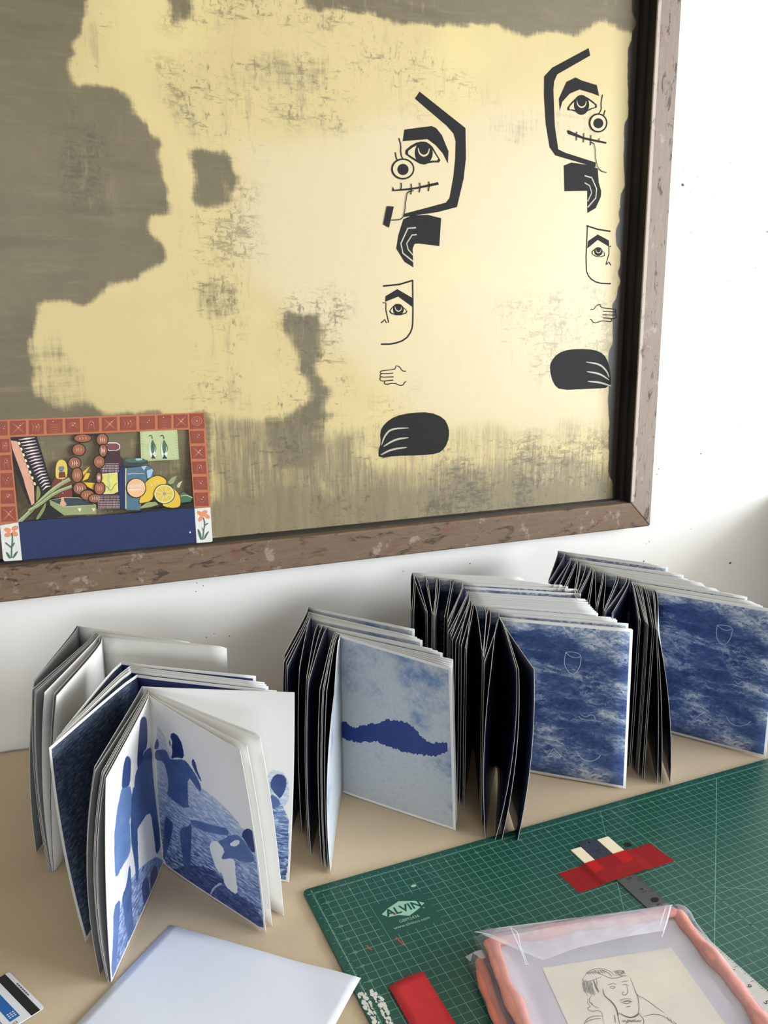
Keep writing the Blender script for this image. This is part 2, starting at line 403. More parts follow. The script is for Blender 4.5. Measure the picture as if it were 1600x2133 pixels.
br = q.math('ADD', q.math('ADD', q.math('MULTIPLY', vstr, .3), q.math('MULTIPLY', hstr, .25)), q.math('ADD', q.math('MULTIPLY', blot, .25), q.math('ADD', q.math('MULTIPLY', hs2, .1), q.math('MULTIPLY', vs2, .1))))
cream = q.mix(pa, q.mix(big, lin(192,172,116), lin(212,192,138)), q.mix(big, lin(206,192,152), lin(208,185,143)))
cream = q.mix(q.math('MULTIPLY', q.sstep(q.noise(t, 2.2, 3), .52, .66), .45), cream, lin(222,203,138))
sf = q.sstep(q.math('ADD', st, q.math('MULTIPLY', q.math('SUBTRACT', br, .5), 2.6)), .22, .74)
brown = q.mix(q.noise(t, 5, 6, .65), lin(84,76,58), lin(124,111,85))
brown = q.mix(q.math('MULTIPLY', q.sstep(q.noise(q.mapping(t, (2,1,9)), 2.4, 4), .5, .7), .35), brown, lin(70,62,50))
brown = q.mix(q.math('MULTIPLY', q.sstep(hstr, .5, .75), .3), brown, lin(146,130,98))
lowc = q.mix(q.noise(q.mapping(t, (20,1,2)), 3, 6, .7), lin(88,80,64), lin(146,132,102))
c = q.mix(q.math('MULTIPLY', sf, .95), cream, brown)
c = q.mix(q.math('MULTIPLY', lf, q.math('MULTIPLY', q.sstep(q.attr('low'), .0, .25), .9)), c, lowc)
fine = q.math('MAXIMUM', q.noise(q.mapping(t, (9,1,5)), 14, 6, .7), q.math('MULTIPLY', q.noise(q.mapping(t, (4,1,14)), 9, 7, .72, .4), 1.03))
spk = q.math('MULTIPLY', q.sstep(q.math('ADD', fine, q.math('MULTIPLY', q.noise(t, 7, 3), .55)), .82, .98), sp)
c = q.mix(q.math('MULTIPLY', spk, .8), c, lin(84,74,60))
c = q.mix(q.math('MULTIPLY', q.sstep(q.noise(q.mapping(t, (18,1,3)), 3.6, 7, .72, .4), .52, .70), q.math('MULTIPLY_ADD', sp, .55, .06)), c, lin(150,134,104))
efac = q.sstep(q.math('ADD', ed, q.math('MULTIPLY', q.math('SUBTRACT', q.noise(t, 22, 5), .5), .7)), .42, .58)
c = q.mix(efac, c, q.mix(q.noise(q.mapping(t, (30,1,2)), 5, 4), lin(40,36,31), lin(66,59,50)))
q.base(c); q.bump(br, .08, .001)
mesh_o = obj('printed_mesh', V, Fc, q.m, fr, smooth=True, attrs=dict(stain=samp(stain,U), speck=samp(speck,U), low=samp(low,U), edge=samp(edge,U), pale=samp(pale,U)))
# printed figures
INK = plain('figure_ink', (37,36,34), .6, .12, .06, 40)
ERA = plain('figure_gap', (206,190,148), .45, .3); GRY = plain('figure_gap_grey', (176,170,152), .5)
sf_ = Flat((0, YS, 20), (0,-1,0), (1,0,0))
XF = ((760,60), 2.37)
def art(h0=.012): return Art(sf_, h0, .005, XF)
LW = .022   # inches per crop unit on this plane is about .0143
k_ = .0143
def eye(a, outer, iris, r, rr, cres=True, lw=6):
    a.poly(outer, INK, 1)
    cx = np.mean([p[0] for p in outer]); cy = np.mean([p[1] for p in outer])
    a.poly([(cx+(x-cx)*.86, cy+(y-cy)*.78) for x, y in outer], ERA, 1)
    a.disc(iris, r, INK, rr)
    if cres:
        a.line([(iris[0]-r*.62, iris[1]-r*.55), (iris[0]-r*.5, iris[1]+r*.05), (iris[0], iris[1]+r*.38), (iris[0]+r*.5, iris[1]+r*.1), (iris[0]+r*.62, iris[1]-r*.5)], .13*r/45, ERA, smooth=2, taper=True)
a = art()
a.poly([(247,345),(270,310),(497,490),(499,640),(488,740),(455,880),(360,905),(190,930),(197,912),(300,885),(400,858),(418,835),(437,730),(446,640),(448,555),(438,518),(405,480)], INK)
a.poly([(187,555),(195,498),(250,490),(330,480),(352,490),(380,525),(413,605),(410,665),(385,615),(350,575),(310,545)], INK)
eye(a, [(188,610),(240,566),(290,553),(330,575),(352,615),(380,660),(325,660),(285,674),(235,645)], (290,613), 45, 1.25)
for L in ([(168,540),(178,575),(176,615),(190,650)], [(150,610),(154,635),(162,655)]): a.line(L, 6*k_, INK, smooth=1)
a.disc((187,692), 57, INK, .92, 28); a.disc((187,692), 49, ERA, .9, 28); a.disc((187,695), 28, INK)
a.poly([(135,802),(137,778),(144,795),(250,783),(360,757),(364,770),(300,783),(220,797)], INK)
for x, y0, y1 in ((178,760,798),(228,765,818),(270,760,808),(315,754,802)): a.line([(x,y0),(x+2,(y0+y1)/2),(x-2,y1)], 6*k_, INK)
a.line([(240,799),(210,806),(204,830),(193,925),(175,943),(128,945)], 5*k_, INK, smooth=1)
a.poly([(108,876),(142,878),(118,982),(90,965)], INK)
a.obj('printed_face', fr)
a = art()
a.poly([(190,940),(230,922),(310,918),(377,935),(368,1073),(265,1060),(246,1062),(236,1085),(240,1178),(195,1150),(155,1085),(165,1020)], INK)
a.line([(252,982),(212,985),(178,1060),(188,1108),(240,1150)], 8*k_, GRY); a.line([(256,1016),(233,1018),(206,1060),(214,1090),(240,1120)], 7*k_, GRY)
a.obj('printed_hand', fr)
a = art()
a.line([(90,1270),(170,1262),(237,1242)], 9*k_, INK); a.line([(236,1240),(238,1440),(232,1490),(200,1535),(140,1556),(80,1557)], 9*k_, INK, smooth=1)
a.poly([(100,1348),(102,1320),(160,1285),(234,1328),(233,1372),(165,1322)], INK)
a.line([(88,1353),(104,1353),(104,1390),(118,1450),(106,1450),(98,1435),(92,1442),(80,1452)], 6*k_, INK)
eye(a, [(115,1402),(135,1372),(160,1353),(190,1372),(217,1402),(165,1418)], (165,1386), 27, 1.05)
a.obj('printed_face', fr)
def hand(a, f):
    for L in ([(203,1690),(185,1690),(172,1668),(152,1662),(152,1678),(140,1682),(84,1688),(74,1694),(80,1703),(140,1700)], [(84,1702),(74,1710),(78,1720),(142,1718)], [(78,1720),(73,1730),(82,1740),(140,1734)], [(100,1738),(95,1750),(104,1756),(145,1748),(175,1762),(190,1758),(196,1745),(204,1742)]):
        a.line([f(*p) for p in L], 5.5*k_, INK, smooth=1)
a = art(); hand(a, lambda x, y: (x, y)); a.obj('printed_hand', fr)
a = art()
a.poly([(70,2120),(66,2085),(80,2045),(74,1990),(98,1948),(150,1912),(230,1895),(320,1892),(390,1920),(415,1968),(416,2020),(396,2070),(360,2098),(270,2106),(150,2108)], INK, 1)
for L in ([(218,1970),(130,1974),(98,2008),(82,2055)], [(216,2018),(150,2026),(92,2062)], [(208,2066),(130,2076),(78,2104)]): a.line(L, 11*k_, GRY, smooth=2, taper=True)
a.obj('printed_hand', fr)
# right-hand column, the other way round
a = art()
a.poly([(1105,95),(1113,132),(950,225),(935,260),(931,300),(938,480),(955,595),(990,612),(1140,660),(1138,685),(1085,668),(940,625),(912,585),(893,470),(884,330),(885,235),(925,192)], INK)
a.poly([(962,405),(958,345),(995,262),(1040,240),(1070,255),(1145,278),(1157,332),(1120,318),(1060,300),(1012,320),(975,360)], INK)
eye(a, [(990,402),(1028,352),(1070,325),(1110,345),(1157,385),(1110,400),(1072,427),(1030,404)], (1069,376), 38, 1.3)
for L in ([(1173,325),(1165,370),(1168,400),(1150,425)], [(1186,402),(1178,428)]): a.line(L, 6*k_, INK, smooth=1)
a.disc((1151,465), 46, INK, 1.03, 26); a.disc((1151,465), 38, ERA, 1.05, 26); a.disc((1151,467), 25, INK)
a.poly([(998,505),(1002,500),(1080,535),(1192,560),(1190,568),(1090,548),(1005,520)], INK)
for x, y0, y1 in ((1045,508,552),(1080,515,562),(1115,525,576),(1155,540,562)): a.line([(x,y0),(x-2,y1)], 6*k_, INK)
a.line([(1115,560),(1135,570),(1140,665),(1160,702),(1192,710)], 4.5*k_, INK, smooth=1)
a.obj('printed_face', fr)
a = art()
a.poly([(982,675),(1020,660),(1100,672),(1150,690),(1155,760),(1167,800),(1165,830),(1140,885),(1098,910),(1098,800),(985,802)], INK)
a.line([(1085,725),(1120,735),(1144,790),(1140,835),(1100,882)], 8*k_, GRY); a.line([(1085,760),(1110,775),(1120,810),(1100,852)], 7*k_, GRY)
a.obj('printed_hand', fr)
a = art()
a.line([(1094,972),(1150,990),(1213,1000)], 9*k_, INK); a.line([(1099,970),(1090,1185),(1108,1230),(1150,1256),(1215,1258)], 8*k_, INK, smooth=1)
a.poly([(1098,1085),(1102,1048),(1150,1015),(1205,1045),(1206,1076),(1150,1042)], INK)
a.line([(1216,1073),(1205,1076),(1205,1110),(1190,1165),(1198,1160),(1205,1150),(1215,1168)], 6*k_, INK)
eye(a, [(1110,1106),(1150,1074),(1196,1118),(1150,1132)], (1152,1100), 21, 1.05)
a.obj('printed_face', fr)
a = art(); hand(a, lambda x, y: (1316-x, y*.93-186)); a.obj('printed_hand', fr)
a = art()
a.poly([(912,1680),(920,1640),(955,1600),(1010,1582),(1100,1580),(1160,1592),(1195,1625),(1212,1690),(1217,1772),(1100,1778),(965,1784),(930,1752)], INK, 1)
for L in ([(1092,1645),(1160,1655),(1195,1690),(1206,1722)], [(1095,1692),(1160,1702),(1206,1734)], [(1100,1740),(1160,1745),(1217,1764)]): a.line(L, 11*k_, GRY, smooth=2, taper=True)
a.obj('printed_hand', fr)

# ------------------------------------------------------------------ painted still-life panel standing in the frame
pf = Flat((0,22.9,14.3), (0,-.9947,.1025), (1,0,0))
pp = thing('painted_panel', 'small painted still-life panel with red tile border, leaning in the lower left of the silkscreen', 'painting', (-7,22.95,14.35))
Z4 = ((0,840), 3.478); A3 = ((0,850), 6.6667); B4 = ((210,850), 6.6667)
P = lambda n, *c: plain('paint_'+n, c, .45, .3, .06, 60)
mortar = P('mortar',180,106,70); tileM = P('tile',138,66,47); tileL = P('tile_light',172,98,74); white = P('white',214,213,204); blue = P('blue',30,42,82)
blk = P('black',26,24,24); pink = P('pink',212,156,132); cream_ = P('cream',232,214,170); terra = P('terracotta',148,90,60); plum = P('plum',66,40,42); yel = P('yellow',214,176,58)
lemon_p = P('lemon_pale',204,200,144); grn = P('green',142,152,104); dgrn = P('dark_green',70,104,78); pgrn = P('pale_green',180,190,138); orange = P('orange',214,136,96); lpink = P('light_pink',226,204,202)
redb = P('red_brown',112,48,40); hair_y = P('hair_yellow',214,188,84); facec = P('face_grey',128,128,136); jarb = P('jar_blue',78,108,124); jarl = P('jar_light',158,182,200); peach = P('peach',226,178,126); olive = P('olive',128,138,84); slate = P('slate',52,62,70)
top = lambda x: 120-.0372*x
inn = lambda x: 248.2-.0426*x
T = .2
ring = Art(pf, -.02, .002, Z4)
ring.poly([(-8,121),(1478,65),(1491,185),(1525,755),(1408,760),(1367,190),(75,245),(134,862),(0,882)], mortar, thick=T)
ring.obj('border', pp)
bt = Art(pf, -.02, .002, Z4)
bt.poly([(134,860),(1408,760),(1422,1010),(160,1137)], blue, thick=T)
bt.poly([(1372,938),(1378,924),(1384,938),(1378,943)], white)
bt.obj('blue_band', pp)
motifs = 0
def tile(Q, kind):
    Q = np.array(Q, float); c = Q.mean(0); Q = c+(Q-c)*.86
    a = Art(pf, .012, .003, Z4); a.poly(Q, tileM, thick=.03)
    f = lambda x, y: tuple((Q[0]*(1-x)+Q[1]*x)*(1-y)+(Q[3]*(1-x)+Q[2]*x)*y)
    ln = lambda P_, wd=.06, m=tileL: a.line([f(*p) for p in P_], wd, m, taper=True)
    k = kind%8
    if k == 0: ln([(.1,.12),(.5,.5),(.9,.9)], .12); ln([(.9,.1),(.5,.5),(.1,.9)], .12)
    elif k == 1:
        for d in (0,.2,.4): ln([(.15+d,.15),(.3+d,.5),(.2+d,.85)], .08)
        ln([(.5,.8),(.9,.4)], .1)
    elif k == 2:
        for d in (0,.2,.4): ln([(.1,.75-d*.8),(.5,.35-d*.5+.1),(.9,.75-d*.8)], .06)
    elif k == 3: ln([(.3,.9),(.35,.4),(.5,.2),(.65,.4),(.7,.9)], .08); ln([(.1,.3),(.2,.7)]); ln([(.9,.3),(.8,.7)])
    elif k == 4:
        for t in range(8): ln([(.5+.12*math.cos(t*.785), .5+.12*math.sin(t*.785)), (.5+.4*math.cos(t*.785), .5+.4*math.sin(t*.785))], .06)
    elif k == 5:
        for d in range(4): ln([(.1,.3+d*.17),(.5,.42+d*.17),(.9,.28+d*.17)], .05)
    elif k == 6: ln([(.1,.3),(.45,.75)], .16); ln([(.9,.3),(.55,.75)], .16); ln([(.3,.1),(.7,.12)], .08)
    else: ln([(.2,.2),(.85,.8)], .18); ln([(.3,.6),(.6,.9)], .08)
    for d in ((.5,.5),(.62,.34)) if k != 5 else ((.4,.15),): a.disc(f(*d), 3.2, white, 1, 7)
    return a.obj('tile', pp)
xb = [-8,62,200,328,465,590,730,860,1000,1135,1250,1372]
for i in range(11): tile([(xb[i]+4,top(xb[i])+3),(xb[i+1]-4,top(xb[i+1])+3),(xb[i+1]-2,inn(xb[i+1])-6),(xb[i]+6,inn(xb[i])-6)], [4,0,1,5,2,3,0,1,4,5,0][i])
ri = lambda y: 1367+41*(y-190)/570; ro = lambda y: 1478+47*(y-65)/690
a = Art(pf, .012, .003, Z4)
cq = [(1376,76),(1474,72),(1484,182),(1380,186)]; a.poly(cq, tileM, thick=.03)
for r, m in ((40,tileL),(32,tileM),(24,tileL),(17,tileM),(8,grn)): a.disc((1426,128), r, m, .85)
a.obj('tile', pp)
yb = [190,300,412,522,637,755]
for i in range(5): tile([(ri(yb[i])+4,yb[i]+4),(ro(yb[i])-4,yb[i]+1),(ro(yb[i+1])-4,yb[i+1]-4),(ri(yb[i+1])+4,yb[i+1]-3)], [4,0,3,7,6][i])
li = lambda y: 75+59*(y-245)/617; lo = lambda y: -8+10*(y-120)/760
yb = [247,365,495,620,737,868]
for i in range(5): tile([(lo(yb[i])+4,yb[i]+4),(li(yb[i])-5,yb[i]+1),(li(yb[i+1])-5,yb[i+1]-4),(lo(yb[i+1])+4,yb[i+1])], [1,3,6,2,0][i])
def flower(Q, xf, petals, stems, leaves, pr_):
    a = Art(pf, -.008, .003, xf); a.poly(Q, white, thick=T)
    for x, y, rot in petals: a.disc((x,y), pr_, orange, .68, 14, rot)
    for L in stems: a.line(L, .09, dgrn, smooth=1)
    for L in leaves: a.poly(L, dgrn, 1)
    a.obj('flower_tile', pp)
flower([(1302,1396),(1522,1380),(1552,1840),(1540,1858),(1332,1874)], B4, [(1372,1462,.8),(1440,1448,-.3),(1478,1505,.7),(1385,1538,-.9),(1415,1480,0)], [[(1425,1520),(1448,1610),(1428,1700),(1416,1830)],[(1445,1625),(1490,1600)]],
  [[(1340,1665),(1388,1720),(1408,1832),(1382,1828),(1352,1740)],[(1516,1690),(1450,1752),(1428,1830),(1452,1815)],[(1395,1632),(1426,1690),(1420,1712)]], 42)
flower([(0,885),(133,863),(160,1137),(32,1145),(22,1130)], Z4, [(55,918,.2),(108,905,-.4),(58,952,-.3),(108,945,.5)], [[(86,940),(92,985),(84,1050),(84,1120)],[(88,1040),(105,1010)],[(82,1045),(40,1010)]],
  [[(38,1070),(66,1090),(82,1128),(60,1122)],[(136,1064),(104,1088),(88,1128),(112,1112)]], 26)
# cut-out shapes seen inside the border
def cut(xf): return Art(pf, -.03, .004, xf)
a = cut(A3)
a.poly([(148,410),(512,396),(560,550),(712,1060),(600,1170),(478,1060),(300,560),(150,470)], blk, thick=.1)
a.poly([(150,570),(190,600),(350,1080),(440,1350),(400,1330),(240,950)], blk)
a.poly([(150,450),(235,460),(300,600),(360,760),(470,1050),(478,1320),(440,1350),(350,1080),(325,980),(170,560)], pink)
for i in range(17):
    t = i/16; a.line([(262+330*t,440+700*t),(372+272*t,425+665*t),(482+222*t,410+672*t)], .115, lpink, taper=True)
for i in range(8):
    t = i/7; a.disc((265+215*t, 490+560*t), 24, cream_, .7, 9, 1.1)
a.obj('painted_comb', pp)
a = cut(A3)
a.poly([(1040,345),(1440,330),(1500,400),(1480,430),(1300,375),(1280,385),(1040,375)], blk, thick=.1)
for i, (x, y, rx, ry) in enumerate([(1150,420,118,52),(1420,440,76,80),(1095,580,86,78),(1035,765,84,80),(1070,930,72,98),(1110,1115,90,80),(1215,1208,92,66),(1315,1255,84,56),(1382,1112,70,86),(1372,965,36,70),(1375,745,72,82),(1430,590,52,82)]):
    a.disc((x,y), rx+14, blk, (ry+14)/(rx+14), 14)
    a.disc((x,y), rx, terra, ry/rx, 14)
    for d in (-.45,-.1,.25): a.line([(x+rx*d,y-ry*.5),(x+rx*(d+.15),y),(x+rx*(d+.05),y+ry*.5)], .05, lpink if i%2 else pink, taper=True)
a.obj('painted_beads', pp)
a = cut(A3)
a.poly([(700,1245),(720,1050),(765,960),(820,930),(940,930),(1000,1050),(1008,1245)], redb, 0, .1)
a.poly([(772,960),(774,800),(810,730),(860,712),(912,740),(938,820),(936,940),(900,985),(800,985)], hair_y, 1); a.poly([(812,812),(892,800),(892,868),(850,896),(815,872)], facec, 1)
a.poly([(820,890),(900,885),(915,965),(815,970)], redb)
for x in (826,868): a.line([(x,835),(x+22,830)], .03, blk)
a.line([(835,868),(868,866)], .03, blk)
for y in (1000,1060,1120,1180): a.disc((872,y), 7, lpink, 1, 7)
a.obj('painted_doll', pp)
a = cut(A3)
for Q in ([(1135,900),(1248,808),(1200,890),(1150,945)], [(1145,1012),(1195,903),(1252,905),(1222,982)], [(1140,1030),(1335,1040),(1312,1142),(1220,1095)]):
    a.poly(Q, yel, 0, .08)
a.obj('painted_flower', pp)
a = cut(A3)
a.poly([(690,1280),(900,1240),(1090,1243),(1335,1345),(1342,1472),(890,1492),(700,1352)], blk, 0, .1)
a.poly([(700,1352),(890,1490),(700,1560),(560,1520),(640,1380)], blk)
a.poly([(712,1283),(900,1252),(1085,1255),(1290,1342),(890,1363)], slate)
a.poly([(690,1283),(885,1372),(890,1490),(700,1350)], grn); a.poly([(885,1372),(1336,1346),(1340,1470),(890,1490)], grn)
a.line([(690,1280),(900,1242),(1090,1245),(1335,1345),(886,1370)], .05, pgrn, True)
for x in (1105,1300): a.poly([(x-30,1385),(x,1395),(x+28,1380),(x+5,1450)], cream_, 1)
a.poly([(828,1330),(850,1290),(845,1245),(872,1232),(890,1250),(888,1290),(928,1330),(912,1362),(845,1362)], pink, 1)
a.obj('painted_box', pp)
a = cut(A3)
for L, wd in (([(262,1585),(430,1425),(640,1215),(800,1080),(972,985)], .27), ([(400,1425),(560,1335),(760,1175),(1000,1085)], .22)):
    a.line(L, wd+.06, blk, smooth=1); a.line(L, wd, grn, smooth=1); a.line([(x-6,y-10) for x, y in L], .05, pgrn, smooth=1)
for Q in ([(500,1290),(512,1080),(538,1085),(572,1200),(520,1285)], [(490,1552),(560,1430),(645,1290),(632,1400),(540,1545)]):
    a.poly(Q, olive, 1, .05)
a.obj('painted_reeds', pp)
a = cut(B4)
a.poly([(0,790),(82,660),(75,590),(270,590),(270,660),(315,720),(322,800),(262,850),(250,1385),(120,1402),(-40,1390),(-62,1300),(-62,900)], plum, 0, .1)
a.poly([(60,500),(92,474),(262,478),(272,590),(76,600)], white, 1); a.poly([(78,505),(100,490),(255,492),(258,585),(84,588)], P('rim_red',122,64,66), 1)
a.poly([(0,915),(230,895),(242,1160),(180,1188),(50,1196),(-30,1175)], white); a.poly([(0,925),(225,906),(234,1155),(178,1178),(50,1186),(-20,1166)], P('label_yellow',216,204,100))
a.line([(120,930),(95,1000),(130,1060),(100,1130),(150,1165)], .16, pgrn, smooth=2); a.line([(30,1060),(90,1090),(140,1160),(190,1070),(225,1040)], .05, olive, smooth=2)
for y in list(range(770,900,22))+list(range(1215,1380,22)):
    for x in range(-45 if y > 1000 else 10, 245, 20): a.poly([(x,y),(x+12,y-2),(x+12,y+6),(x,y+8)], lpink)
a.obj('painted_bottle', pp)
a = cut(B4)
a.poly([(245,860),(300,795),(345,830),(620,800),(660,790),(737,850),(730,960),(640,1000),(545,1425),(345,1425),(270,1390),(245,1300)], blk, 0, .1)
a.poly([(255,865),(302,805),(343,835),(345,1405),(275,1388),(252,1300)], blue); a.poly([(349,835),(610,806),(640,985),(545,1418),(349,1418)], jarb)
a.poly([(615,805),(660,798),(732,852),(726,955),(645,985)], jarb); a.poly([(640,870),(715,842),(728,870),(690,960),(650,975)], jarl); a.poly([(560,812),(640,800),(600,870)], jarl)
a.line([(349,835),(345,930),(349,1400)], .07, lemon_p); a.line([(375,915),(600,908)], .035, lpink)
a.poly([(300,762),(312,720),(480,770),(650,722),(656,772),(480,812),(320,797)], slate); a.poly([(312,722),(400,694),(560,690),(652,728),(600,752),(400,762)], dgrn, 1); a.poly([(470,705),(560,696),(590,715),(500,735)], jarl, 1)
a.disc((490,1112), 142, blk, .98, 28); a.disc((492,1110), 128, peach, 1, 28)
V, Fc = text_shape('HONEY', .40)
c0 = a.ab([(378,1112)])[0]; c1 = a.ab([(612,1092)])[0]; d = (c1-c0); L = np.linalg.norm(d); d /= L; sx = L/V[:,0].max()
V2 = c0+V[:,:1]*sx*d+V[:,1:]*.95*np.array([-d[1], d[0]]); a.mb.add(pf.at(V2, a.h), Fc, a.m(white)); a.h += .004
a.poly([(385,1128),(560,1122),(560,1140),(385,1148)], lpink)
a.obj('painted_honey_jar', pp)
a = cut(B4)
for Q, m in (([(800,1395),(1280,1310),(1302,1396),(560,1446),(580,1400)], blk), ([(512,1402),(640,1312),(760,1300),(802,1342),(700,1372)], grn), ([(1095,1200),(1150,1165),(1282,1240),(1240,1302),(1120,1312)], dgrn), ([(930,1030),(980,970),(1055,938),(1010,1045),(960,1060)], grn), ([(1040,1100),(1080,1040),(1135,1008),(1090,1105)], pgrn), ([(1000,1060),(1060,1070),(1060,1120)], dgrn)): a.poly(Q, m, 0, .06)
a.line([(1110,1225),(1180,1205),(1270,1245)], .06, pgrn, smooth=1)
def lemon(Q):
    Q = np.array(Q, float); c = Q.mean(0); a.poly(c+(Q-c)*1.05, blk, 1, .08); a.poly(Q, yel, 1)
lemon([(530,1312),(562,1200),(592,1080),(650,1000),(740,948),(815,938),(905,990),(915,1050),(800,1100),(735,1200),(705,1290),(560,1322)])
for i in range(3): a.line([(690+45*i,1040-22*i),(715+45*i,1085-22*i)], .06, lemon_p)
lemon([(980,1080),(1090,1200),(1112,1300),(1092,1376),(960,1388),(835,1345),(900,1150)])
a.disc((882,1192), 150, blk, .93, 26); a.disc((882,1192), 140, lemon_p, .93, 26); a.disc((882,1190), 116, yel, .93, 26)
for t in range(4): a.line([(882+112*math.cos(t*.785+.3),1190+104*math.sin(t*.785+.3)),(882-112*math.cos(t*.785+.3),1190-104*math.sin(t*.785+.3))], .07, lemon_p)
a.disc((882,1190), 24, grn, 1, 10)
a.obj('painted_lemons', pp)
a = cut(B4)
a.poly([(545,310),(1060,296),(1086,712),(562,742)], pgrn, 0, .08)
for x in (0, 160):
    a.poly([(712+x,425),(690+x,470),(672+x,560),(690+x,700),(760+x,700),(770+x,560)], white, 1)
    a.poly([(715+x,425),(755+x,500),(748+x,600),(720+x,640),(700+x,610),(690+x,510)], dgrn, 1); a.poly([(720+x,635),(765+x,702),(700+x,702)], slate)
    a.line([(715+x,428),(714+x,392),(692+x,372),(670+x,394)], .05, blk, smooth=1); a.line([(750+x,500),(772+x,560),(756+x,612)], .035, blk, smooth=1)
for i in range(14): a.disc((575+37*i,722-2*i), 5, dgrn, 1, 6)
for i in range(10): a.disc((566+2*i,345+38*i), 5, dgrn, 1, 6); a.disc((1040+2*i,335+37*i), 5, dgrn, 1, 6)
a.obj('painted_fish_card', pp)

# ------------------------------------------------------------------ folded prints standing on the table
def page_base(name, rough, spec):
    q = NB(name, rough, spec); uv = q.uv()
    xy = q.n('ShaderNodeSeparateXYZ', inp={0:uv}); return q, uv, xy.outputs[0], xy.outputs[1]
def border(q, x, y, w=.17):
    e = q.math('MINIMUM', q.math('SUBTRACT', 8.6, x), q.math('MINIMUM', y, q.math('SUBTRACT', 11., y)))
    return q.math('GREATER_THAN', e, w)
PAPC = lin(226,225,222)
PAPER = plain('page_white', (226,224,219), .5, .35, .015, 20)
EDGE = plain('page_edge', (206,203,196), .7, .2, .03, 200)
NAVY = plain('page_navy', (27,33,58), .32, .5, .12, 14)
PSHADE = plain('page_shade_grey', (112,114,114), .55, .25, .05, 14)  # shade between the packed white leaves, put into the page colour
SLATE = plain('page_slate', (62,70,82), .5, .3, .1, 14)
def sea_tone(q, uv, s, rot, lo, hi):
    m = q.mapping(uv, (.30*s,.85*s,1), (0,0,rot))
    a = q.noise(m, 1.0, 9, .62, 1.1); b = q.noise(m, 2.6, 8, .7, 1.6)
    foam = q.math('SUBTRACT', 1., q.math('MULTIPLY', q.math('ABSOLUTE', q.math('SUBTRACT', b, .5)), 9.), 0, True)
    f2 = q.math('SUBTRACT', 1., q.math('MULTIPLY', q.math('ABSOLUTE', q.math('SUBTRACT', q.noise(m, 1.1, 8, .66, 2.2), .5)), 11.), 0, True)
    t = q.math('SUBTRACT', q.math('ADD', q.sstep(a, lo, hi), .0), q.math('MULTIPLY', q.math('MAXIMUM', foam, f2), q.sstep(q.noise(uv, .45, 3), .36, .66)))
    return t
SEAR = [(0, lin(196,202,208)), (.28, lin(136,150,174)), (.58, lin(72,94,138)), (1, lin(36,54,104))]
q, uv, x, y = page_base('print_sea', .45, .35)
wv = q.n('ShaderNodeVectorMath', operation='MULTIPLY_ADD', inp={0:q.noise(uv, .9, 4, .6, 0, 1), 1:(1.1,1.1,0), 2:uv}).outputs[0]
def ridge(scl, map_, wid, det=7):
    return q.math('SUBTRACT', 1., q.math('MULTIPLY', q.math('ABSOLUTE', q.math('SUBTRACT', q.noise(q.mapping(wv, map_, (0,0,.42)), scl, det, .68, .8), .5)), wid), 0, True)
swell = q.sstep(q.noise(q.mapping(wv, (.35,1.1,1), (0,0,.42)), .62, 8, .62, .5), .36, .64)
fo_ = q.sstep(q.noise(q.mapping(uv, (.4,1,1), (0,0,.42)), .5, 4, .6), .40, .62)
fl_a = q.math('MAXIMUM', ridge(.9, (.5,1.2,1), 13.), q.math('MULTIPLY', ridge(2.3, (.5,1.1,1), 9.), .8))
t = q.math('SUBTRACT', q.math('MULTIPLY_ADD', swell, .38, .64), q.math('MULTIPLY', fl_a, q.math('MULTIPLY_ADD', fo_, .62, .16)))
t = q.math('ADD', t, q.math('MULTIPLY', q.sstep(y, 9.6, 11.2), -.45), 0, True)
fin = q.noise(q.mapping(uv, (1.2,3,1), (0,0,.42)), 2.2, 6, .75)
t = q.math('ADD', t, q.math('MULTIPLY', q.math('SUBTRACT', fin, .5), 1.1), 0, True)
q.base(q.mix(border(q, x, y), PAPC, q.ramp(t, SEAR))); SEA = q.m
q, uv, x, y = page_base('print_dark_sea', .5, .35)
fin = q.noise(q.mapping(uv, (.9,3.2,1), (0,0,.55)), 2.4, 8, .72, .6)
t = q.math('ADD', q.sstep(fin, .34, .66), q.math('MULTIPLY', y, -.02))
q.base(q.mix(border(q, x, y), PAPC, q.ramp(q.math('SUBTRACT', 1., t), [(0,lin(116,126,140)), (.35,lin(74,85,104)), (.7,lin(50,60,82)), (1,lin(36,44,68))]))); DSEA = q.m
q, uv, x, y = page_base('print_deep_blue', .5, .35)
q.base(q.mix(border(q, x, y), PAPC, lin(34,44,98))); DEEP = q.m
def skym(name, fig):
    q, uv, x, y = page_base(name, .5, .35)
    n = q.noise(q.mapping(uv, (.8,1,1), (0,0,.5)), .34, 7, .6); g = q.noise(uv, 3.5, 6, .75)
    t = q.math('ADD', q.sstep(q.math('ADD', n, q.math('MULTIPLY', q.math('SUBTRACT', q.math('ADD', x, y), 11.), .016)), .46, .80), q.math('MULTIPLY', q.math('SUBTRACT', g, .5), 1.2))
    c = q.ramp(t, [(0,lin(184,190,194)), (.3,lin(158,169,184)), (.65,lin(114,136,172)), (1,lin(82,110,160))])
    if fig:
        k = q.sstep(q.math('ADD', q.attr('tone'), q.math('MULTIPLY', q.math('SUBTRACT', q.noise(q.mapping(uv, (5,1.6,1)), 4, 5, .75), .5), 1.1)), .34, .46)
        c = q.mix(k, c, q.mix(g, lin(32,50,114), lin(44,66,132)))
    q.base(q.mix(border(q, x, y), PAPC, c)); return q.m
SKY = skym('print_sky', False); SKYF = skym('print_sky_blot', True)
q, uv, x, y = page_base('print_figures', .42, .4)
tn = q.attr('tone'); se = q.attr('sea')
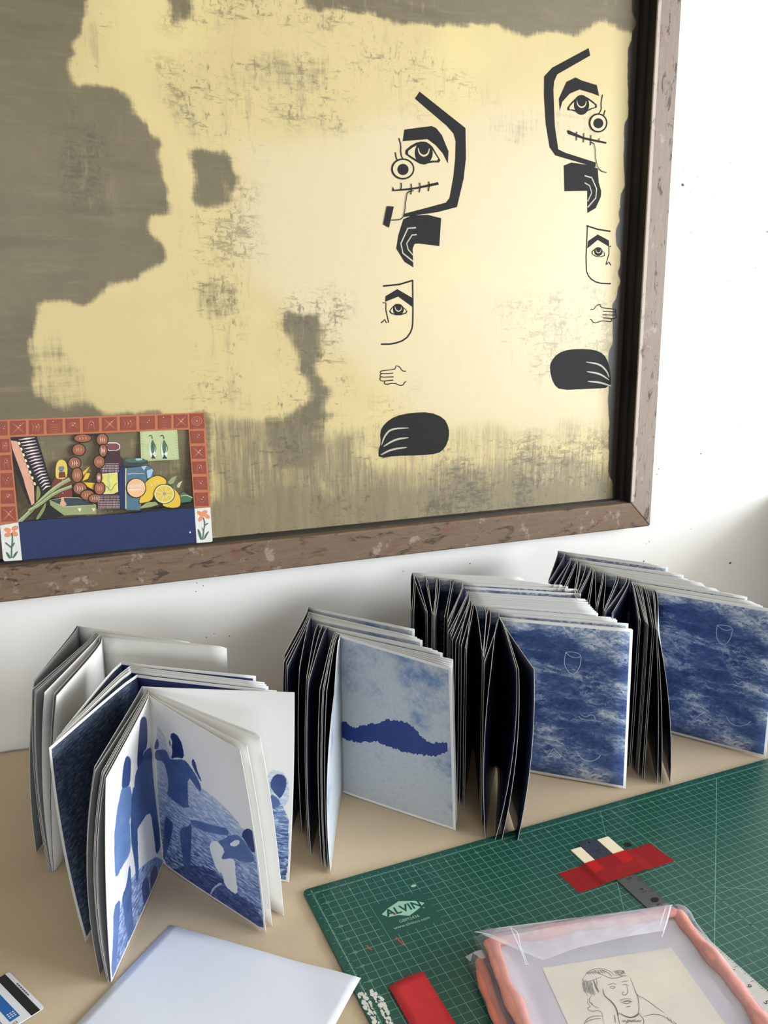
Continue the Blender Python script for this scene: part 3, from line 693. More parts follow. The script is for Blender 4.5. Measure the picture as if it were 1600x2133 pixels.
w1 = q.noise(q.mapping(uv, (.9,4.0,1), (0,0,.5)), 2.0, 7, .72, .5); w2 = q.noise(q.mapping(uv, (.6,1.6,1), (0,0,.5)), 1.1, 5)
wave = q.math('MULTIPLY', q.sstep(w1, .34, .62), q.sstep(w2, .1, .5))
ton = q.math('ADD', q.math('MULTIPLY', tn, q.math('MULTIPLY_ADD', q.noise(uv, 1.2, 4), .4, .8)), q.math('MULTIPLY', se, q.math('MULTIPLY_ADD', wave, .85, .12)), 0, True)
fc = q.ramp(ton, [(0,PAPC), (.25,lin(158,176,206)), (.55,lin(98,126,174)), (.8,lin(56,80,132)), (1,lin(32,48,102))])
q.base(q.mix(border(q, x, y, .12), PAPC, fc)); FIGP = q.m

PW, PH = 8.6, 10.95
class Page:
    """one leaf: a curved panel from the fold (u = 0) to the fore edge (u = 1)"""
    def __init__(s, Sb, St, Eb, Et, bow, curl, side):
        s.a = [np.array(p, float) for p in (Sb, St, Eb, Et)]; s.bow = np.array(bow, float); s.curl = curl; s.side = side
        d = s.a[3]-s.a[1]; d = d/np.linalg.norm(d); s.n = np.array([d[1], -d[0], 0])*(1 if side > 0 else -1)
    def pos(s, u, v):
        u = np.asarray(u, float)[..., None]; v = np.asarray(v, float)[..., None]
        Sb, St, Eb, Et = s.a
        return (Sb*(1-u)+Eb*u)*(1-v)+(St*(1-u)+Et*u)*v+s.bow*u**1.5*4*v*(1-v)+s.n*s.curl*np.sin(math.pi*np.sqrt(u))
    def inv(s, P):
        """leaf coordinates of points seen in the survey photograph"""
        out = []
        for px in P:
            z = np.array([.5, .5])
            for _ in range(14):
                f = pr(s.pos(*z))-px; e = 1e-4
                J = np.stack([(pr(s.pos(z[0]+e, z[1]))-px-f)/e, (pr(s.pos(z[0], z[1]+e))-px-f)/e], 1)
                z = z-np.clip(np.linalg.lstsq(J, f, rcond=None)[0], -.3, .3); z = np.clip(z, [.0005,-.3], [1.3,1.3])
            out.append(z)
        return np.array(out)
    def build(s, parent, inner, outer, nu=8, nv=10, attrs=None, th=.026):
        U, Vv = np.meshgrid(np.linspace(0,1,nu+1), np.linspace(0,1,nv+1)); Q = s.pos(U, Vv)
        du = np.gradient(Q, axis=1); dv = np.gradient(Q, axis=0); N = np.cross(du, dv); N /= np.linalg.norm(N, axis=-1, keepdims=True)
        if (N.reshape(-1,3).mean(0)@s.n) < 0: N = -N
        m = nu+1; k = m*(nv+1)
        V = np.vstack([(Q+N*th/2).reshape(-1,3), (Q-N*th/2).reshape(-1,3)])
        uv = np.tile(np.stack([U*PW, Vv*11], -1).reshape(-1,2), (2,1))
        Fc = []; idx = []
        for j in range(nv):
            for i in range(nu):
                a_ = j*m+i; f = (a_, a_+1, a_+m+1, a_+m)
                g = f[::-1] if s.side > 0 else f
                g = f if s.side > 0 else f[::-1]
                Fc.append(g); idx.append(0); Fc.append(tuple(k+x for x in g[::-1])); idx.append(1)
        ring = [i for i in range(m)]+[j*m+nu for j in range(1,nv+1)]+[nv*m+i for i in range(nu-1,-1,-1)]+[j*m for j in range(nv-1,0,-1)]
        for a_, b_ in zip(ring, ring[1:]+ring[:1]): Fc.append((a_, b_, k+b_, k+a_) if s.side < 0 else (b_, a_, k+a_, k+b_)); idx.append(2)
        at = {kk: np.tile(vv, 2) for kk, vv in (attrs(U.ravel(), Vv.ravel()) if attrs else {}).items()}
        o = obj('page', V, Fc, [inner, outer, EDGE], parent, idx=idx, uv=uv, attrs=at)
        sm = np.array([i < 2 for i in idx]); o.data.polygons.foreach_set('use_smooth', sm); return o
def d2(a): return np.array([math.cos(math.radians(a)), math.sin(math.radians(a)), 0])
def tones(pg, items):
    """tone (ink) and sea (wave print) over a leaf from outlines"""
    prep = [(pg.inv(chaikin([(o[0]+x/k, o[1]+y/k) for x, y in P], 1)), t, kind) for (o, k), P, t, kind in items]
    def f(U, V):
        X = np.stack([U, V], 1); tn = np.zeros(len(U)); se = np.zeros(len(U))
        for P, t, kind in prep:
            h = inside(P, X)
            if kind == 'mix': tn[h] = t[0]; se[h] = t[1]
            elif kind == 'sea':
                lo, hi = t; se[h] = np.maximum(se[h], lo+(hi-lo)*(1-np.clip(V[h]/.7, 0, 1)))
            else:
                tn[h] = t; se[h] = 0
        return dict(tone=tn, sea=se)
    return f
C5 = ((200,1460), 7.109); C7 = ((40,1640), 4.74); C6 = ((320,1640), 5.3333); C2 = ((300,1280), 4.706)
LEFT_ART = [(C7, [(1000,1090),(1110,880),(1300,700),(1500,640),(1500,800),(905,1990),(890,1960)], (.25,.9), 'sea'),
 (C5, [(375,1290),(345,1450),(310,1590),(293,1750),(268,1950),(266,2080),(275,2500),(290,2640),(390,2440),(500,2270),(512,2100),(500,1900),(490,1740),(540,1700),(525,1270),(440,1260)], .55, ''),
 (C5, [(455,808),(420,880),(398,990),(385,1140),(375,1300),(440,1280),(500,1240),(512,1000),(512,880),(495,835)], .86, ''),
 (C7, [(928,1185),(1000,1090),(990,1250),(975,1550),(950,1880),(905,1955),(903,1850),(925,1500)], .62, ''), (C7, [(1085,740),(1105,850),(1108,1200),(1140,1450),(1090,1560),(1050,1400),(1020,1150),(1012,1080),(1060,960)], .74, ''),
 (C5, [(690,230),(655,270),(640,400),(615,700),(603,1000),(650,1000),(700,930),(690,760),(760,690),(755,300),(730,240)], .97, ''),
 (C5, [(605,1000),(570,1130),(558,1400),(575,1700),(612,1900),(632,1860),(780,1625),(850,1800),(905,2010),(960,2110),(870,1400),(832,1000),(825,720),(790,685),(700,760),(690,900)], .8, ''),
 (C7, [(1110,0),(1160,0),(1168,200),(1165,500),(1182,880),(1155,975),(1140,750),(1092,480)], .78, ''), (C7, [(1290,200),(1350,300),(1390,520),(1392,600),(1350,680),(1330,480)], .85, ''),
 (C7, [(1200,960),(1270,850),(1290,1130),(1245,1240),(1220,1100)], .9, ''), (C7, [(1280,860),(1360,740),(1368,950),(1310,1080)], .9, '')]
RIGHT_ART = [(C6, [(20,-700),(110,-620),(170,-400),(380,-60),(600,40),(900,320),(1000,480),(1150,470),(1200,1000),(1290,1680),(640,1200),(380,1060),(90,880),(60,400)], (.22,1.05), 'sea'),
 (C6, [(395,860),(560,880),(700,940),(900,1160),(1150,1330),(1270,1640),(640,1195),(120,910),(300,900)], (.52,.55), 'mix'),
 (C6, [(130,300),(180,360),(225,400),(195,560),(125,820),(100,760)], .8, ''), (C6, [(290,450),(380,440),(430,380),(415,700),(405,1060),(350,1030),(330,800),(300,600)], .78, ''),
 (C5, [(870,740),(960,715),(1050,730),(1090,850),(1130,870),(1310,860),(1400,970),(1500,1120),(1564,1280),(1550,1355),(1480,1270),(1365,1110),(1360,1400),(1388,1640),(1040,1400),(1080,1300),(1060,1080),(1000,880),(880,882)], .72, ''),
 (C5, [(1440,845),(1415,910),(1450,1000),(1550,1190),(1566,1170),(1500,1030),(1480,920)], .85, ''), (C5, [(910,540),(870,650),(868,722),(930,700),(937,620)], .8, ''),
 (C5, [(1140,468),(1105,500),(1110,560),(1140,600),(1118,680),(1140,740),(1110,860),(1200,830),(1312,862),(1280,640),(1240,560),(1200,500)], 1., ''), (C5, [(1085,560),(1105,600),(1112,690),(1085,640)], .7, ''),
 (C6, [(400,345),(700,430),(842,458),(825,560),(700,600),(800,700),(760,770),(760,800),(880,780),(1000,830),(1115,832),(1125,780),(1040,640),(960,540),(900,520),(850,540),(600,500),(430,430)], .68, ''),
 (C6, [(1010,460),(1080,455),(1130,540),(1142,660),(1112,742),(1040,640),(1000,560),(975,540)], .95, ''),
 (C6, [(830,635),(930,570),(968,610),(910,665)], 0., ''), (C6, [(618,650),(650,600),(710,592),(800,705),(752,775),(770,805),(870,780),(912,840),(908,950),(942,1170),(900,1185),(790,1090),(770,960),(710,930),(660,800)], 0., ''),
 (C6, [(625,1190),(660,1110),(740,1050),(770,1075),(690,1110),(640,1195)], .2, '')]
BACK_ART = [(C6, [(1180,330),(1500,120),(1500,1040),(1360,1030),(1180,900)], (.55,1.0), 'sea'), (C2, [(1200,1500),(1420,1560),(1420,1900),(1200,1900)], (.2,.3), 'sea'),
 (C6, [(1290,60),(1400,130),(1412,200),(1330,238),(1290,230)], .66, ''), (C2, [(1238,1650),(1270,1580),(1330,1558),(1392,1590),(1402,1680),(1340,1812),(1290,1760),(1238,1690)], .86, '')]
BLOT = [(((560,1240),4.), [(585,1060),(640,1052),(700,1103),(850,1073),(930,1063),(980,1036),(1090,1044),(1155,1058),(1235,1128),(1295,1203),(1360,1238),(1400,1222),(1485,1228),(1492,1305),(1400,1344),(1300,1334),(1175,1314),(1015,1266),(900,1216),(760,1230),(655,1204),(588,1160)], 1., '')]

def ragged(P, step, amp, seed):
    P = np.asarray(P, float); r = np.random.RandomState(seed); out = []
    for a, b in zip(P, np.roll(P, -1, 0)):
        k = max(1, int(np.hypot(*(b-a))/step))
        for j in range(k): out.append(a+(b-a)*j/k+[r.uniform(-.35,.35)*amp, r.uniform(-1,1)*amp])
    return out
BLOT = [(o, ragged(P, 11, 11, 3), t_, k_) for o, P, t_, k_ in BLOT]
ORD = 'first second third fourth fifth sixth seventh eighth ninth tenth eleventh twelfth thirteenth fourteenth fifteenth sixteenth seventeenth eighteenth nineteenth twentieth'.split()
def ordinal(k): return ORD[k-1] if k <= 20 else ('thirtieth' if k == 30 else ('twenty-' if k < 30 else 'thirty-')+ORD[k%10-1])
SH = {'rear':[(-10.06,18.24,-109.3,-43.4),(-9.98,18.08,-109.8,-43.4),(-8.99,16.4,-118,-39.6),(-8.94,16.25,-117.4,-39.1),(-8.89,16.09,-117.4,-38.5),(-8.84,15.93,-114.6,-37.9),(-8.78,15.69,-111.6,-37.3),(-8.73,15.41,-111.2,-36.7)],
 'mid':[(-8.06,10.73,-115.6,-37.9),(-7.66,9.92,-120.3,-39.8),(-7.66,9.6,-121.1,-39.7),(-7.67,9.25,-121.8,-39.2),(-7.46,8.46,-125.5,-38.7)],
 'front':[(-7.41,6.71,-111.9,-29.4),(-7.2,6.26,-113.5,-60.9),(-7.19,6.13,-111.6,-60.8),(-7.16,5.99,-111.6,-60.7),(-7.16,5.84,-111.6,-60.8),(-7.19,5.69,-111,-66.5),(-7.22,5.53,-110.6,-69.3)],
 'sky':[(5.22,15.43,-118.2,-54.9),(4.92,14.42,-118.5,-56.9),(4.88,14.17,-117.8,-56),(4.78,13.74,-117.4,-55),(4.73,13.39,-113.2,-54.1),(4.72,11.92,-113.5,-54.5),(4.92,11.52,-115.1,-54.9),(5.1,11.15,-116.8,-55.4),(5.26,10.04,-116,-55.8),(5.28,9.9,-115.4,-57.4),(5.29,9.78,-115.3,-59),(5.31,9.65,-114.7,-60.6),(5.38,9.45,-112.8,-62.2)],
 'sea':[(15.39,19.76,-116.2,-33),(15.34,19.57,-115.8,-33.2),(15.35,19.43,-115.3,-33.4),(15.34,19.3,-110,-33.6),(15.28,19.06,-109.7,-33.8),(15.92,18.53,-113,-34),(15.99,18.41,-113.5,-34.2),(16.54,17.94,-117.9,-34.4),(16.59,17.83,-118,-34.6),(16.63,17.74,-118.3,-34.8),(16.68,17.63,-118.5,-35),(17.37,17.05,-120.4,-35.2),(17.56,16.6,-121.8,-35.4),(17.83,15.85,-125.5,-35.6),(17.82,15.72,-125.6,-35.8),(17.47,14.91,-125.9,-36),(17.05,13.8,-127,-36.2),(17.01,13.58,-126.6,-36.3),(16.86,13.19,-126.5,-36.5),(16.67,12.71,-126.3,-36.7),(16.51,12.34,-125.1,-36.9),(16.41,12.05,-124.1,-37.1),(16.31,11.77,-123.5,-37.3),(16.24,11.48,-122.4,-37.5),(16.17,11.3,-122,-37.7),(16.18,11.19,-116.1,-37.9),(16.49,10.2,-120.9,-38.1),(16.61,9.84,-122.5,-38.3),(16.57,9.65,-122.6,-38.5),(16.83,8.82,-126.7,-38.7),(16.19,7.84,-123.9,-38.9),(16.19,7.77,-114.4,-39.1),(16.2,7.7,-113.9,-39.3),(16.2,7.63,-108.2,-39.5)],
 'far':[(29.7,20.28,-129.7,-54),(29.91,19.44,-133.8,-54.1),(29.33,17.9,-135.3,-54.2),(29.32,17.81,-132.6,-54.3),(29.53,17.41,-132.8,-54.4),(29.54,17.3,-132.5,-54.5),(29.49,17.19,-127.7,-54.7),(29.16,16.4,-129,-54.8),(29.11,16.27,-128.9,-54.9),(29.27,15.74,-131.6,-55),(29.43,15.22,-134.4,-55.1),(29.41,15.07,-134.4,-55.2),(29.36,14.95,-129.5,-55.3),(29.23,14.71,-128.9,-55.4),(29.14,14.46,-126.5,-55.5),(29.43,13.74,-130.7,-55.6),(29.42,13.6,-130.6,-55.8),(29.28,13.24,-128.8,-55.9),(29.7,12.34,-134.4,-56),(29.76,12.15,-135.2,-56.1),(30.08,11.58,-139,-56.2),(30.09,11.34,-137,-56.3),(29.68,10.58,-126.3,-56.4),(29.67,10.5,-126,-56.5),(29.67,10.32,-124.6,-56.6),(29.64,10.07,-125,-56.7),(29.68,9.79,-126.1,-56.8),(29.66,9.55,-126.7,-57),(29.61,9.06,-126.7,-57.1),(29.65,8.9,-126.8,-57.2),(29.66,8.28,-129.1,-57.3),(29.68,8.14,-129.5,-57.4),(29.71,8,-129.9,-57.5)]}
base_z = TZ+.004
def stack(key, labels, shared, group, cat, lean, bows, mats, art=None, ends=None, zb=None):
    rows = SH[key]; out = []
    for i, (sx, sy, aL, aR) in enumerate(rows):
        z0 = base_z if zb is None else zb.get(i, base_z)
        St = np.array([sx, sy, z0+PH]); Lt = St+PW*d2(aL); Rt = St+PW*d2(aR)
        lS, lL, lR = lean(i)
        Sb = np.array([sx-lS[0], sy-lS[1], z0]); Lb = np.array([Lt[0]-lL[0], Lt[1]-lL[1], z0]); Rb = np.array([Rt[0]-lR[0], Rt[1]-lR[1], z0])
        if ends and i in ends: Lb, Rb = ends[i](Lb, Rb, z0)
        lab = labels.get(i, shared(i) if callable(shared) else shared)
        c = (Sb+Lb+Rb)/3
        t = thing('folded_print', lab, cat, c, group)
        bl, br, cu = bows(i); mi = mats(i)
        pl = Page(Sb, St, Lb, Lt, bl, cu[0], -1); pg = Page(Sb, St, Rb, Rt, br, cu[1], 1)
        fa = art.get(i, {}) if art else {}
        for p, k, m in ((pl, 'L', mi[0]), (pg, 'R', mi[1])):
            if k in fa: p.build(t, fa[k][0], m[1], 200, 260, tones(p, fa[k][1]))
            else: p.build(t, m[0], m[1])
        out.append((t, pl, pg))
    return out
WW = ((PAPER,PAPER),(PAPER,PAPER))
Z2 = np.zeros(3)
G1 = 'folded prints in the left stack'; G2 = 'folded prints in the sky stack'; G3 = 'folded prints in the middle sea stack'; G4 = 'folded prints in the far right sea stack'
stack('rear', {0:'white folded print farthest back at the left, slate-backed, nearest the wall', 7:'white folded print with blank spread, just behind the dark sea print at left', 6:'white folded print pressed against the back of the foremost blank spread at left'},
  lambda i: 'thin blank white folded print, %s from the wall in the left stack\'s rear bundle' % ordinal(i+1), G1, 'print',
  lambda i: ((0,-.25),(.75+.15*(i<2),-.35),(.1,.1)), lambda i: ((-.30 if i < 6 else -.2,.05,0),Z2,(.06 if i < 6 else .25,.04)), lambda i: ((SLATE if i == 0 else PAPER if i in (5,7) else PSHADE, PSHADE),(PAPER,PAPER)),
  ends={i: (lambda Lb, Rb, z0, i=i: (np.array([-13.28+.055*i, 8.2-.03*i, z0]), Rb)) for i in range(2, 8)})
stack('mid', {0:'dark blue folded print at the back of the left stack\'s middle bundle', 4:'folded print with dark wave picture on its left page, middle of the left stack'},
  lambda i: 'deep blue folded print, %s from the back of the left stack\'s middle bundle' % ordinal(i+1), G1, 'print',
  lambda i: ((-.05,-.3),(-.75,.1),(.6,.6)), lambda i: ((-.22,.05,0),Z2,(-.12,.05)), lambda i: ((DSEA, PSHADE),(DEEP,PAPER)))
stack('front', {0:'folded print with pale sky page and swimmer\'s dark head at its right edge', 6:'frontmost folded print at left showing swimmers in blue on both pages', 5:'white folded print directly behind the frontmost swimmers print, its right page fanned out'},
  lambda i: 'white folded print, %s counting back from the frontmost swimmers print' % ordinal(7-i), G1, 'print',
  lambda i: ((-.17,-.8) if i else (.0,-.3),((.55,-.55) if i == 6 else (.62,-.40)),((-1.05,-.8) if i else (.95,.9))),
  lambda i: (((-.45,.05,0) if i < 6 else (-.12,.06,0)),((.12,-.05,0) if i else (.1,0,0)),(.08 if i == 6 else .03,.12 if i > 4 else .05)), lambda i: ((PSHADE if i < 6 else PAPER,PSHADE),(PAPER,PAPER)),
  art={6:{'L':(FIGP,LEFT_ART),'R':(FIGP,RIGHT_ART)}, 0:{'R':(FIGP,BACK_ART)}})
stack('sky', {0:'folded sky print farthest back in the second stack from the left', 12:'frontmost folded print of the second stack, dark blue blot across a cloudy sky', 11:'folded sky print directly behind the one with the dark blot', 4:'folded sky print at the front of the second stack\'s rear bundle'},
  lambda i: 'folded sky print, %s from the wall in the second stack' % ordinal(i+1) if i < 8 else 'folded sky print, %s counting back from the dark blot print' % ordinal(13-i), G2, 'print',
  lambda i: ((.2,.5),(.5,.1) if i == 12 else (.15,0),(-.6,-.25) if i > 7 else (-.2,0)), lambda i: (((-.30,.05,0) if i == 12 else (-.15,.05,0)),Z2,(-.10 if i > 3 else .08,.06)), lambda i: ((SKY if i == 12 else NAVY,NAVY),(SKY,NAVY)),
  art={12:{'R':(SKYF,BLOT)}})
seaS = stack('sea', {0:'folded sea print farthest back in the third stack, against the wall', 33:'frontmost folded sea print of the third stack, glass outline drawn on its page', 32:'folded sea print just behind the third stack\'s front one, left page bowed right', 31:'folded sea print third from the front of the third stack, standing on the mat edge', 30:'folded sea print bowing left before the gap at the front of the third stack'},
  lambda i: 'folded sea print, %s from the wall in the third stack' % ordinal(i+1) if i < 18 else 'folded sea print, %s from the front of the third stack' % ordinal(34-i), G3, 'print',
  lambda i: ((0,.15),{30:(.1,.0),31:(1.0,-.2),32:(.75,-.1),33:(.65,-.1)}.get(i,(-.05,0)),(.35,.7) if i > 26 else (.1,.2)),
  lambda i: ({30:(-.3,0,0),31:(.42,-.1,0),32:(.36,-.1,0),33:(.32,-.1,0)}.get(i,(.05*math.sin(i*2.1),0,0)),Z2,(.12 if i%3 else -.08,.04)), lambda i: ((NAVY,NAVY),(SEA,NAVY)), zb={31:.004,32:.004,33:.004})
farS = stack('far', {0:'folded sea print farthest back in the far right stack', 32:'frontmost folded sea print at far right, picture cut by the photo edge', 31:'folded sea print just behind the frontmost one at far right', 22:'folded sea print beside the bright gap in the far right stack'},
  lambda i: 'folded sea print, %s from the wall in the far right stack' % ordinal(i+1) if i < 18 else 'folded sea print, %s from the front of the far right stack' % ordinal(33-i), G4, 'print',
  lambda i: ((0,.1),{32:(-1.5,.6),31:(-.9,.5),30:(-.7,.4)}.get(i,(.0,0)),(.1,.1)),
  lambda i: ({32:(.35,-.1,0),31:(.2,0,0),30:(.15,0,0)}.get(i,(.05*math.sin(i*1.7),0,0)),Z2,(.15 if i in (21,20,32) else .06,.04)), lambda i: ((SEA if i == 32 else NAVY,NAVY),(SEA,NAVY)), zb={30:.004,31:.004,32:.004})
# line drawings scratched into the two front sea pictures
SCR = plain('scratched_line', (190,200,218), .5)
def scratch(st, lines, w_=.035):
    t, pl, pg = st[-1]
    for L in lines:
        b = MB()
        uv = pg.inv(chaikin(L, 2, False)); n = len(uv)
        Q = pg.pos(uv[:,0], uv[:,1])+pg.n*.03
        T_ = np.gradient(Q, axis=0); T_ /= np.linalg.norm(T_, axis=1, keepdims=True); B_ = np.cross(T_, pg.n)*w_/2
        b.add(np.vstack([Q+B_, Q-B_]), [(k, k+1, n+k+1, n+k) for k in range(n-1)])
        b.obj('scratched_drawing', SCR, t)
E8 = lambda x, y: (1080+x/3.077, 1120+y/3.077)
def lines8(off):
    L = [[(303,733),(330,760),(370,772),(403,760),(390,742),(345,730),(303,733)], [(303,735),(294,790),(300,830),(330,870),(360,875),(395,830),(403,762)],
     [(400,1130),(430,1150),(470,1130),(490,1145),(493,1170),(440,1168),(400,1160),(385,1140)], [(375,1368),(390,1400),(430,1430),(470,1432),(510,1415),(528,1390)],
     [(190,1400),(225,1345),(245,1370),(270,1390),(275,1410),(240,1405),(190,1400)], [(200,1385),(230,1375),(262,1400)]]
    return [[E8(x+off[0], y+off[1]) for x, y in l] for l in L]
scratch(seaS, lines8((0,0)))
far_l = [[(1275,560),(1310,590),(1350,595),(1376,580),(1340,562),(1290,558),(1275,562)], [(1275,562),(1268,630),(1290,680),(1325,688),(1360,650),(1376,582)], [(1385,915),(1410,940),(1440,915),(1460,940),(1455,960),(1400,950),(1375,940)],
     [(1335,1145),(1350,1180),(1390,1205),(1430,1208),(1470,1195),(1490,1175)], [(1130,1160),(1190,1115),(1205,1145),(1240,1165),(1200,1185),(1130,1165)]]
scratch(farS, [[E8(*p) for p in l] for l in far_l])

# ------------------------------------------------------------------ cutting mat
mt = thing('cutting_mat', 'large green gridded cutting mat lying on the kraft paper', 'cutting mat', (17.5,-11.5,TZ))
q = NB('mat_green', .38, .4); t = q.obj()
c = q.mix(q.noise(t, 4, 6, .6), lin(27,72,61), lin(35,84,71))
st = q.sstep(q.noise(t, 5.5, 4, .5), .60, .74)
c = q.mix(q.math('MULTIPLY', st, .35), c, lin(52,64,52))
q.base(c); q.bump(q.noise(t, 900, 2), .08, .0003); MATM = q.m
mx0, mx1, my0, my1, r = -.45, 36.0, -23.6, .52, .35
pts = []
for cx, cy, a0 in ((mx1-r,my1-r,0),(mx0+r,my1-r,90),(mx0+r,my0+r,180),(mx1-r,my0+r,270)):
    for k in range(7): a_ = math.radians(a0+15*k); pts.append((cx+r*math.cos(a_), cy+r*math.sin(a_)))
n = len(pts)
bevel(obj('mat_body', [(x,y,TZ+.006) for x,y in pts]+[(x,y,0) for x,y in pts], [tuple(range(n))[::-1], tuple(range(n,2*n))]+[(j,(j+1)%n,n+(j+1)%n,n+j) for j in range(n)], MATM, mt), .02, 1)
q = NB('mat_print', .5, .3); t = q.obj()
q.base(q.mix(q.math('MULTIPLY', q.noise(t, 6, 6, .7), .6), lin(126,178,154), lin(58,112,94))); LINE = q.m
GZ_ = .0035
mf = Flat((0,0,0), (0,0,1), (1,0,0))
g = MB()
def seg(x0, y0, x1, y1, w_):
    d = np.array([x1-x0, y1-y0]); L = np.hypot(*d); d = d/L*w_/2; nx_, ny_ = -d[1], d[0]
    g.add([(x0+nx_,y0+ny_,GZ_),(x0-nx_,y0-ny_,GZ_),(x1-nx_,y1-ny_,GZ_),(x1+nx_,y1+ny_,GZ_)], [(0,1,2,3)])
XL0, XL1, YL0, YL1 = 2.3, 5.55, -4.72, -2.25
for k in range(0, 71):
    x = k*.5; w_ = .028 if k%2 == 0 else .020
    if XL0+.2 < x < XL1: seg(x, .3 if k%2 == 0 else .22, x, YL1, w_); seg(x, YL0, x, -23.2, w_)
    else: seg(x, .3 if k%2 == 0 else .22, x, -23.2, w_ if k else .05)
for k in range(0, 47):
    y = -k*.5; w_ = .028 if k%2 == 0 else .020; x0 = -.3 if k%2 == 0 else -.22
    if YL0 < y < YL1: seg(x0, y, XL0, y, w_); seg(XL1, y, 35.3, y, w_)
    else: seg(x0, y, 35.3, y, w_ if k else .05)
for k in range(0, 35*8):
    h = .16 if k%4 == 0 else .11
    seg(k/8, -h, k/8, h, .018)
for k in range(0, 23*8):
    h = .16 if k%4 == 0 else .11; seg(-h, -k/8, h, -k/8, .018)
    seg(20-h, -k/8, 20+h, -k/8, .018)
for k in range(0, 9*8): seg(18+k/8, -13-.12, 18+k/8, -13+.12, .018)
seg(29, 0, 6, -23, .04); seg(19.28, 0, 6, -23, .03); seg(20.5, -8.5, 29, -13.4, .03); seg(6, 0, 19.28, -23, .02)
for k in range(1, 35):
    V, Fc = text_shape(str(k), .26); V = V-[V[:,0].max()/2, 0]; g.add([(x+k, y-.58, GZ_+.001) for x, y in V], Fc)
for k in range(1, 23):
    V, Fc = text_shape(str(k), .26); V = V-[V[:,0].max()/2, .09]; g.add([(x+.5, y-(23-k), GZ_+.001) for x, y in V], Fc)
g.obj('printed_grid', LINE, mt)
lg = Art(mf, .005, .002); PRT = plain('mat_logo', (150,196,172), .5); DKG = plain('mat_logo_dark', (30,74,62), .5); RED = plain('red_mark', (196,70,66), .6)
lg.poly([(2.80,-3.05),(3.27,-2.76),(4.03,-2.47),(4.86,-2.80),(5.27,-3.15),(4.75,-3.46),(4.09,-3.73),(3.63,-3.46),(3.05,-3.38)], PRT, raw=True)
def word(a, body, x, y, wd, m, h=None, bold=0.):
    V, Fc = text_shape(body, 1.); V = V-V.min(0); s = wd/V[:,0].max(); sy = s if h is None else h/V[:,1].max()
    for dx, dy in ([(0,0)] if not bold else [(0,0),(bold,0),(0,bold),(bold,bold)]):
        a.mb.add(a.fl.at(np.array([x,y])+V*[s,sy]+[dx,dy], a.h), Fc, a.m(m)); a.h += .0008
word(lg, 'ALVIN', 3.0, -3.36, 2.0, DKG, .52, .03)
word(lg, 'GBM2436', 3.42, -4.02, 1.15, PRT, .2); word(lg, 'www.alvinco.com', 2.95, -4.36, 2.05, PRT, .2); word(lg, '®', 5.0, -3.55, .12, PRT)
lg.obj('printed_logo', mt)
for L in ([(1.22,-4.80),(1.25,-5.0),(1.33,-5.17)], [(2.80,-4.87),(2.86,-5.2),(2.97,-5.58)]): mk = Art(mf, .006, .001); mk.line(L, .07, RED, raw=True); mk.obj('pen_mark', mt)
mk = Art(mf, .012, .001); mk.poly([(3.35,-3.3),(3.5,-3.25),(3.52,-3.36),(3.4,-3.4)], RED, raw=True); mk.obj('pen_mark', mt)
mk = Art(mf, .006, .001); mk.poly([(5.2,-1.58),(5.45,-1.55),(5.5,-1.72),(5.3,-1.78),(5.15,-1.7)], PRT, 1, raw=True); mk.obj('paint_spot', mt)
dk = Art(mf, .006, .001); BLK = plain('graphite_black', (26,28,27), .6)
dk.poly([(18.58+.27*math.cos(t), -3.5+.22*math.sin(t)) for t in np.arange(12)*.5236], BLK, raw=True); dk.obj('ink_spot', mt)
WSC = plain('dried_glue', (214,212,200), .8, .2, .1, 90)
sc_ = MB(); rr = random.Random(7)
for k in range(150):
    t = rr.random(); x = -.30+.62*rr.random()**1.3+.18*t*0; y = -7.5-2.4*t
    x = (-.34+.34*rr.random()) if rr.random() < .6 else .25+.35*rr.random()*(1-abs(t-.4))
    s_ = .03+.10*rr.random()**2; m_ = rr.randint(5,7); a0 = rr.random()*6
    sc_.add([(x+s_*(.6+.5*rr.random())*math.cos(a0+j*6.283/m_), y+s_*1.5*(.6+.5*rr.random())*math.sin(a0+j*6.283/m_), .008+k*.00004) for j in range(m_)], [tuple(range(m_))])
o = sc_.obj('dried_glue', WSC, mt); o['kind'] = 'stuff'

# ------------------------------------------------------------------ ruler, card strips, red tape
ru = thing('steel_ruler', 'long worn steel ruler taped to the mat, black at its round end', 'ruler', (16.5,-9,.01))
q = NB('ruler_steel', .42, .5); t = q.obj(); yy = q.n('ShaderNodeSeparateXYZ', inp={0:t}).outputs[1]
wr_ = q.noise(t, 60, 5, .65); ch = q.noise(t, 30, 4)
c = q.mix(q.sstep(q.math('ADD', yy, q.math('MULTIPLY', q.math('SUBTRACT', ch, .5), .03)), -.004, .016), q.mix(wr_, lin(176,174,166), lin(206,204,196)), q.mix(wr_, lin(72,75,74), lin(96,98,96)))
c = q.mix(q.sstep(yy, .100, .104), c, q.mix(wr_, lin(58,62,72), lin(74,78,88)))
q.base(c); q.b.inputs['Metallic'].default_value = .35; RUL = q.m
x0, x1, y0, y1 = 15.88, 17.15, -20.5, -2.15; cxr, rad = (x0+x1)/2, (x1-x0)/2
prof = [(x0,y0),(x1,y0)]+[(cxr+rad*math.cos(a_), y1-.35+rad*.62*math.sin(a_)) for a_ in np.linspace(0,math.pi,13)]
n = len(prof); hole = [(16.53+.11*math.cos(a_), -2.45+.11*math.sin(a_)) for a_ in np.arange(12)*.5236]
bm = bmesh.new()
vo = [bm.verts.new((np.array([x,y,.05])-org(ru))*S) for x,y in prof]; vh = [bm.verts.new((np.array([x,y,.05])-org(ru))*S) for x,y in hole]
eo = [bm.edges.new((vo[i],vo[(i+1)%n])) for i in range(n)]; eh = [bm.edges.new((vh[i],vh[(i+1)%12])) for i in range(12)]
